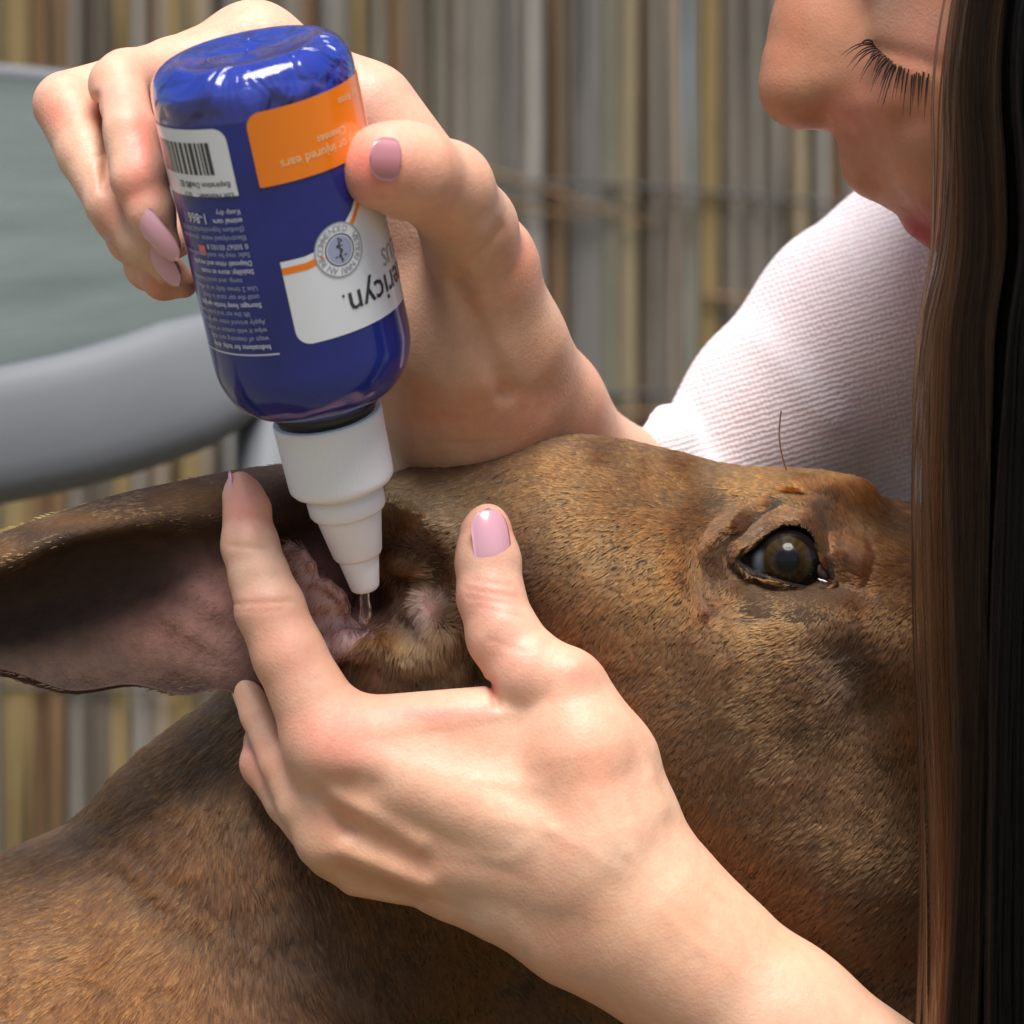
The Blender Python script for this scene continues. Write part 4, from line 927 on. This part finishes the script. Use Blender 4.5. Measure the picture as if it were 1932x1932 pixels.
# eyelashes
lr = catmull([(1640, 62), (1652, 86), (1666, 100), (1680, 111), (1694, 119), (1710, 123), (1735, 127), (1765, 130), (1800, 134)], 12)
tips = [((1640, 62), (1592, 70)), ((1652, 86), (1590, 112)), ((1668, 101), (1628, 158)), ((1694, 119), (1662, 186)), ((1720, 125), (1712, 208)), ((1765, 130), (1752, 215)), ((1800, 134), (1800, 210))]
tx = [t[0][0] for t in tips]; pos = []; lcol = []
LD = np.interp
for i in range(46):
    q = lr[min(len(lr) - 1, 8 + int(len(lr) * (i + rng.uniform(-.3, .3)) / 60) if i else 8)]; ex = np.interp(q[0], tx, [t[1][0] - t[0][0] for t in tips]); ey = np.interp(q[0], tx, [t[1][1] - t[0][1] for t in tips])
    ey = ey * (1.25 if q[0] > 1690 else 1.0); g_ = (i // 4) * 4 + 1.5 - i; ln = rng.uniform(0.5, 1.1); d0j = rng.uniform(-6, 6); ex = ex * ln + g_ * 2.2; ey = ey * ln * rng.uniform(.9, 1.05)
    d0 = np.interp(q[0], [1640, 1680, 1760, 1800], [42, 95, 150, 165]); pl = []
    for t in np.linspace(0, 1, 7): pl.append(U(q[0] + ex * t, q[1] + ey * t ** 1.25 - 8 * math.sin(math.pi * t), d0 + 75 * t - 20 * t * t))
    pos.append(pl); lcol.append((0.004, 0.003, 0.003))
curves('eyelashes', np.array(pos), np.array([1.4, 1.5, 1.4, 1.2, 0.9, 0.6, 0.25]), LOCK, person, np.array(lcol))
# eyelashes' margin
v, f = tube([U(a, b, LD(a, [1640, 1680, 1760, 1800], [36, 88, 142, 156])) for a, b in lr], 2.0, 6); mesh('eyelid_margin', v, f, mat('lash_line', (0.05, 0.025, 0.02), 0.5), person)

# long hair hanging in front of the cheek and of the dog's muzzle
def strands(n, x0, x1, d0, d1, wav, ctab, seed, topx=0, spread=1.0, pw=1.0):
    r_ = np.random.default_rng(seed); k = 22; u_ = r_.random(n) ** pw; x = x0 + (x1 - x0) * u_; dd = d0 + (d1 - d0) * r_.random(n)
    t = np.linspace(0, 1, k); y = -560 + 3100 * t
    lockid = (x / 16 + 2.4 * r_.random(n)).astype(int); ph = (lockid * 12.9898) % 6.283 + r_.normal(0, 0.35, n); am = 4 + 13 * ((lockid * 78.233) % 1.0) * r_.uniform(.6, 1.3, n)
    pos = np.zeros((n, k, 3))
    for j in range(k):
        yy = y[j]; xx = x + am * np.sin(yy / 420 + ph) * wav + 6 * np.sin(yy / 170 + ph * 3) * wav * 0.4 + (r_.random(n) - .5) * 2
        xx = xx + 9 * math.sin(yy / 230 + 1.1) * np.exp(-(x - 1760) / 90.0) + np.interp(yy, [-560, -200, 100, 300, 470, 620, 900, 1300, 2500], [170, 78, 14, 26, 28, 8, -2, -12, -22]) * spread
        d_ = dd + np.interp(yy, [-560, -250, 0, 900, 2500], [-60, 30, 20, -10, 10])
        f_ = (D - d_) / D; pos[:, j] = np.stack([(xx - 966) * f_, -d_, (966 - yy) * f_], 1)
    c = np.array([ctab[i % len(ctab)] for i in np.where(r_.random(n) < 0.45, r_.integers(0, 50, n), lockid * 7 + 3)]) * r_.uniform(0.45, 1.5, n)[:, None]
    return pos, c
BRN = [(0.060, 0.031, 0.015), (0.034, 0.019, 0.011), (0.10, 0.048, 0.021), (0.018, 0.011, 0.007), (0.062, 0.034, 0.018)]; DRK = [(0.003, 0.002, 0.0015), (0.0025, 0.002, 0.0015), (0.006, 0.004, 0.003), (0.003, 0.0025, 0.002)]  # brown edge locks: light on the hair put into their colour
p1, c1 = strands(1300, 1758, 1858, 200, 290, 1.2, BRN, 3, pw=0.33); p2_, c2 = strands(4600, 1822, 2120, 160, 250, 1.0, DRK, 4, pw=0.85); p3, c3_ = strands(9000, 1890, 2900, 300, 380, 0.8, DRK, 5); p4_, c4 = strands(34, 1746, 1806, 215, 300, 1.5, BRN, 6); p5, c5 = strands(500, 1990, 2060, 330, 360, 1.0, BRN, 8)
pos = np.concatenate([p1, p2_, p3, p4_, p5]); cl = np.concatenate([c1, c2, c3_, c4, c5])
hair = curves('hair', pos, 1.9, LOCK, person, cl)
# hair lying on the crown, drawn from the parting down the sides
r_ = np.random.default_rng(21); n = 9000; k = 12; th = r_.uniform(-2.6, 2.6, n); pos = np.zeros((n, k, 3)); cc0 = U(2270, -260, -150); 
for j in range(k):
    a = -0.15 + j / (k - 1) * 1.9; jit_ = r_.uniform(0.97, 1.03, n); side = np.where(r_.random(n) < 0.5, 1, 1)
    side = np.sign(th); lon = (np.abs(th) - 1.3) / 1.3
    pos[:, j] = cc0 + np.stack([620 * jit_ * lon * 0.98 * math.cos(0.0) * np.sqrt(np.maximum(0.05, 1 - 0.0 * lon)), -510 * jit_ * side * math.sin(max(a, 0)) * np.sqrt(np.maximum(0.02, 1 - lon ** 2)), 610 * jit_ * np.sqrt(np.maximum(0.02, 1 - lon ** 2)) * math.cos(max(a, 0))], 1)
curves('crown_hair', pos, 3.2, LOCK, person, np.tile((0.03, 0.018, 0.011), (n, 1)))
# a few loose hairs crossing the sleeve
ps = []
for (x0, y0, x1, y1, b_, d0) in ((1780, 480, 1752, 1100, 14, 150), (1774, 520, 1762, 1200, -10, 160), (1752, 560, 1758, 1000, 6, 150), (1768, 460, 1788, 980, 12, 170), (1474, 775, 1484, 888, -8, -80)):
    t = np.linspace(0, 1, 14); ps.append([U(x0 + (x1 - x0) * q + b_ * math.sin(q * 3.1), y0 + (y1 - y0) * q, d0) for q in t])
curves('loose_hair', np.array(ps), 1.7, LOCK, person, np.tile((0.03, 0.016, 0.010), (len(ps), 1)))

# ------------------------------------------------------------------ the dog's short coat
FLOW = [  # px, py, direction of the hair in the picture
    (1700, 960, -1, -0.5), (1650, 1150, -0.7, 0.75), (1700, 1300, -0.2, 1), (1700, 1600, -0.55, 0.9), (1500, 1300, -0.75, 0.8), (1500, 1600, -0.7, 0.85), (1560, 1000, -0.2, -1), (1450, 930, -1, -0.05), (1300, 900, -1, 0.1), (1150, 900, -1, 0.15),
    (1000, 900, -1, 0.3), (860, 890, -1, 0.25), (1100, 1050, -0.8, 0.7), (1250, 1100, -0.75, 0.8), (1350, 1200, -0.6, 0.9), (1200, 1300, -0.6, 0.9), (1380, 1050, -0.3, 1), (1380, 970, -0.8, 0.3), (1330, 1120, -0.35, 1), (1450, 1130, -1, 0.1), (1580, 1180, -0.5, 0.8), (1600, 1050, -0.5, -0.7),
    (1300, 1500, -0.5, 1), (1450, 1800, -0.7, 0.8), (1150, 1200, -0.7, 0.8), (1700, 1800, -0.6, 0.7), (1540, 950, -0.4, -1),
    (900, 960, -1, 0.5), (780, 930, -0.8, 0.6), (850, 1050, -0.9, 0.35), (820, 1100, -0.9, 0.2), (800, 1160, -0.2, 1), (760, 1240, -0.2, 1), (860, 1240, 0.25, 1), (700, 1260, -0.3, 1), (900, 1250, 0.35, 1), (760, 980, 0.4, -0.8), (830, 1140, 0.3, -0.6), (740, 1080, -0.4, 0.5), (650, 950, -1, 0.1),
    (430, 1350, -0.5, 1), (380, 1420, -0.8, 1), (250, 1500, -1, 0.75), (100, 1650, -1, 0.8), (0, 1750, -1, 0.9), (450, 1550, -0.2, 1), (300, 1700, -0.6, 1), (500, 1700, 0.2, 1), (620, 1800, 0.45, 1), (500, 1900, 0.1, 1), (300, 1900, -0.3, 1), (50, 1900, -0.7, 1), (750, 1850, 0.6, 1), (900, 1900, 0.8, 1),
    (-200, 1900, -1, 1), (2100, 1400, -1, 0.2), (2300, 1500, -1, 0.1)]
FLOW = np.array(FLOW, float)
def flow(xy):
    d = ((xy[:, None, 0] - FLOW[None, :, 0]) ** 2 + (xy[:, None, 1] - FLOW[None, :, 1]) ** 2) + 400
    w = d ** -1.7; v = (w[:, :, None] * (FLOW[None, :, 2:] / np.linalg.norm(FLOW[:, 2:], axis=1)[None, :, None])).sum(1)
    return v / (np.linalg.norm(v, axis=1)[:, None] + 1e-9)
def sample(P, F, n, ok, seed):
    r_ = np.random.default_rng(seed); c = P[F].mean(1); sel = ok(c); f = F[sel]
    a, b, c_, d = (P[f[:, i]] for i in range(4)); ar = np.linalg.norm(np.cross(c_ - a, d - b), axis=1)
    i = r_.choice(len(f), n, p=ar / ar.sum()); s, t = r_.random(n)[:, None], r_.random(n)[:, None]
    pos = (a[i] * (1 - s) + b[i] * s) * (1 - t) + (d[i] * (1 - s) + c_[i] * s) * t
    nn = np.cross((c_ - a)[i], (d - b)[i]); nn /= np.linalg.norm(nn, axis=1)[:, None] + 1e-9
    return pos, nn, f[i]
def vnoise(xy, sc_, seed):     # cheap smooth noise from a few sines
    r_ = np.random.default_rng(seed); o = 0
    for q in range(7):
        a = r_.uniform(0, 6.28); k = r_.uniform(0.6, 1.7) / sc_; o = o + np.sin((xy[:, 0] * math.cos(a) + xy[:, 1] * math.sin(a)) * k + r_.uniform(0, 6.28))
    return o / 3.2
FURB = hexc('#643c1c'); ORG = hexc('#784415'); GRY = hexc('#553a20'); DRKF = hexc('#2e1d10'); TAN = hexc('#724a26')
BL = [(1450, 900, 260, 40, ORG, 0.75), (1250, 870, 200, 40, hexc('#6e431c'), 0.6), (1290, 1060, 90, 120, ORG, 0.4), (1180, 1180, 110, 60, ORG, 0.35), (1100, 1000, 110, 90, TAN, 0.5), (1660, 940, 60, 40, ORG, 0.7), (1660, 1010, 60, 40, TAN, 0.4), (1560, 960, 36, 44, hexc('#33291c'), 0.75), (1600, 1262, 85, 105, hexc('#30271f'), 0.75), (1530, 1160, 70, 50, TAN, 0.35),
      (1480, 1400, 200, 120, hexc('#55361c'), 0.5), (1350, 1500, 150, 200, GRY, 0.5), (1600, 1650, 200, 160, GRY, 0.55), (1380, 1000, 50, 60, hexc('#4a2e17'), 0.6), (1345, 1130, 24, 80, hexc('#4a3424'), 0.55), (1480, 1000, 90, 26, hexc('#5a3a28'), 0.6), (1600, 1070, 50, 24, hexc('#5a3d30'), 0.6), (1480, 1050, 120, 74, hexc('#38240f'), 0.55),
      (640, 960, 160, 60, hexc('#3f3222'), 0.8), (760, 950, 110, 60, hexc('#7a6242'), 0.7), (850, 1010, 70, 70, hexc('#8a6a4c'), 0.6), (880, 920, 90, 30, hexc('#5a4020'), 0.6), (800, 1230, 120, 70, hexc('#9a7a58'), 0.8), (800, 1145, 30, 30, hexc('#b38d82'), 0.7), (1010, 1080, 30, 110, DRKF, 0.7),  # bowl fur coloured lighter against its shade; dark strip paints shadow beside the thumb
      (430, 1480, 70, 130, hexc('#46351f'), 0.55), (450, 1540, 40, 40, hexc('#4a3c2a'), 0.6), (250, 1700, 300, 200, hexc('#683f1d'), 0.4), (560, 1750, 140, 160, hexc('#4a3726'), 0.7), (700, 1850, 140, 120, hexc('#3c2e22'), 0.6), (150, 1560, 260, 60, hexc('#674222'), 0.5)]
def coat(name, P, F, n, ok, ln, seed, rad=1.8, lift=0.3, flowf=flow, blobs=BL, base=FURB, drop=None, lenmap=None):
    pos, nn, _ = sample(P, F, n, ok, seed); r_ = np.random.default_rng(seed + 1); xy = view(pos)
    if drop is not None:
        kp = r_.random(len(pos)) > drop(xy, pos, nn); pos, nn, xy = pos[kp], nn[kp], xy[kp]
    n = len(pos); fl = flowf(xy); dr = np.stack([fl[:, 0], np.zeros(n), -fl[:, 1]], 1)
    an = 0.20 * vnoise(xy, 40, 5) + 0.14 * vnoise(xy, 12, 6) + r_.normal(0, 0.12, n)
    tn = dr - nn * (dr * nn).sum(1)[:, None]; tn /= np.linalg.norm(tn, axis=1)[:, None] + 1e-6; bt = np.cross(nn, tn)
    tn = tn * np.cos(an)[:, None] + bt * np.sin(an)[:, None]
    L_ = ln * r_.uniform(0.65, 1.25, n) * (1 + 0.12 * vnoise(xy, 30, 9));
    if lenmap is not None: L_ = L_ * lenmap(xy)
    lf = lift + 0.07 * vnoise(xy, 14, 12) + r_.normal(0, 0.06, n); lf = np.clip(lf, 0.06, 0.8)
    k = 4; out = np.zeros((n, k, 3))
    for j in range(k):
        t = j / (k - 1); out[:, j] = pos - nn * 2 + (tn * t + nn * (lf * t - 0.45 * lf * t * t)[:, None]) * L_[:, None]
    # tips drawn together into small tufts
    ga = (xy * fl).sum(1); gb = xy[:, 1] * fl[:, 0] - xy[:, 0] * fl[:, 1]; cell = np.floor(pos / 9.5 + 0.45 * r_.random((n, 3))).astype(np.int64); key = (cell[:, 0] * 7919 + cell[:, 1]) * 7907 + cell[:, 2] + (nn[:, 1] > 0) * 10 ** 12; _, inv = np.unique(key, return_inverse=True)
    for j, wj in ((1, 0.10), (2, 0.25), (3, 0.40)):
        rel = out[:, j] - out[:, 0]; m3 = np.stack([np.bincount(inv, out[:, j, c]) / np.maximum(np.bincount(inv), 1) for c in range(3)], 1)
        out[:, j] = out[:, j] * (1 - wj) + m3[inv] * wj
    xyc = xy; c = np.tile(base, (n, 1))
    for (x, y, sx, sy, cl_, w) in blobs:
        g = w * np.exp(-((xyc[:, 0] - x) / sx) ** 2 - ((xyc[:, 1] - y) / sy) ** 2); c = c * (1 - g[:, None]) + np.asarray(cl_) * g[:, None]
    c = c * np.clip(1 + 0.04 * vnoise(xy, 60, 31) + r_.normal(0, 0.16, n) * np.where((xy[:, 0] < 760) & (xy[:, 1] > 1320), 1.9, 1.0), 0.3, 1.8)[:, None]
    tb = r_.uniform(0.6, 1.3, inv.max() + 1); c = c * tb[inv][:, None]
    cell2 = np.floor(pos / 15 + 0.3 * r_.random((n, 3))).astype(np.int64) % 997; t2 = r_.uniform(0.72, 1.22, (997,))[(cell2[:, 0] * 31 + cell2[:, 1] * 17 + cell2[:, 2] * 7) % 997]; nk = (xy[:, 0] < 760) & (xy[:, 1] > 1320); c = np.where(nk[:, None], c * t2[:, None], c)
    o = curves(name, out, np.outer(np.where((xy[:, 0] < 760) & (xy[:, 1] > 1320), 1.35, 1.0) * rad, [1.0, 0.95, 0.7, 0.15]), FUR, dog, c); return o
front = lambda c: (view(c)[:, 0] > -250) & (view(c)[:, 0] < 2000) & (view(c)[:, 1] < 2150) & (c[:, 1] < 460)
def drop_main(xy, pos, nn):
    x, y = xy[:, 0], xy[:, 1]; dr = np.zeros(len(x))
    e = ((x - 1490) / 132) ** 2 + ((y - 1050) / np.where(y < 1050, 82.0, 50.0)) ** 2; dr = np.where(e < 1, 1.0, dr)
    
    e = ((x - 690) / 62) ** 2 + ((y - 1130) / 66) ** 2; dr = np.where(e < 1, 0.97, dr)
    e = ((x - 600) / 80) ** 2 + ((y - 1100) / 90) ** 2; dr = np.where(e < 1, 0.97, dr)
    return dr
lm = lambda xy: np.interp(xy[:, 0] * 0.6 + xy[:, 1] * 0.8, [0, 1], [1, 1]) * np.where((xy[:, 0] < 700) & (xy[:, 1] > 1330), 1.9, 1.0) * np.where((xy[:, 0] > 600) & (xy[:, 0] < 950) & (xy[:, 1] > 1120) & (xy[:, 1] < 1340), 1.7, 1.0) * np.where(((xy[:, 0] - 1490) / 150) ** 2 + ((xy[:, 1] - 1060) / 110) ** 2 < 1, 0.6, 1.0)
coat('fur', DP, DF, 460000, front, 24, 41, 1.45, 0.26, drop=drop_main, lenmap=lm)
EVf = EV
def ear_drop(xy, pos, nn):
    x, y = xy[:, 0], xy[:, 1]; top = np.interp(x, [-600, 0, 200, 400, 600], [1240, 1070, 1003, 1016, 990]); rim = y < top
    low = np.clip((y - 1120) / 150, 0, 1) * 0.5; return np.where((np.abs(nn[:, 1]) < 0.55) & (y > 1130), 1.0, np.where(rim, 0.0, 0.90 - low * 0.3))
EFL = lambda xy: np.tile([[-1.0, 0.12]], (len(xy), 1)) / 1.007
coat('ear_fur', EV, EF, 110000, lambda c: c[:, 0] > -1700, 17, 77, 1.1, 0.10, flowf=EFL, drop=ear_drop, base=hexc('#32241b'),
     blobs=[(-50, 1040, 120, 40, hexc('#a96c28'), 0.9), (130, 985, 140, 30, hexc('#a96c28'), 0.95), (300, 950, 140, 45, hexc('#96602a'), 0.9), (450, 930, 60, 50, hexc('#6a4522'), 0.8), (-250, 1090, 160, 40, hexc('#a96c28'), 0.9), (400, 1150, 90, 90, hexc('#5f4538'), 0.7), (300, 1240, 140, 40, hexc('#6a4c34'), 0.7)])  # golden rim fur brightened: light on the upper fold put into its colour

coat('fold_fur', EFP, EFF, 1500, lambda c: c[:, 1] < 400, 22, 93, 1.1, 0.25, base=hexc('#7a5a48'), blobs=[])
def lid_drop(xy, pos, nn):
    dd_ = np.sqrt(((xy[:, None, :] - cl_[None, ::3, :]) ** 2).sum(2)).min(1); return np.clip(1 - (dd_ - 7) / 18, 0, 1)
coat('eye_fur', PV, PF, 46000, lambda c: c[:, 1] < 400, 23, 91, 1.4, 0.26, drop=lid_drop)
# short lashes on the dog's upper lid
ps = []; r_ = np.random.default_rng(5)
for i in range(26):
    k_ = r_.integers(8, 44); q = cl_[k_] + nr2[k_] * 8; o2 = nr2[k_] * r_.uniform(8, 18) + np.array([-7, 3]); ps.append([U(q[0] + o2[0] * t, q[1] + o2[1] * t, 72 + 16 * t) for t in np.linspace(0, 1, 5)])
curves('lashes', np.array(ps), np.array([1.3, 1.2, 1.0, 0.7, 0.3]), FUR, dog, np.tile(hexc('#a08468'), (len(ps), 1)))
# print and trim that belong to a panel or the seal go one level deeper
by = {o.name: o for o in bottle.children}
for ch, pa in (('seal_rim', 'seal'), ('seal_ring', 'seal'), ('seal_centre', 'seal'), ('seal_lettering', 'seal'), ('seal_emblem', 'seal'), ('orange_lettering', 'orange_panel'), ('bar_code', 'code_panel'), ('code_lettering', 'code_panel'),
               ('brand_lettering', 'white_panel'), ('variety_lettering', 'white_panel'), ('orange_stripe', 'white_panel'), ('small_lettering', 'white_panel')):
    by[ch].parent = by[pa]
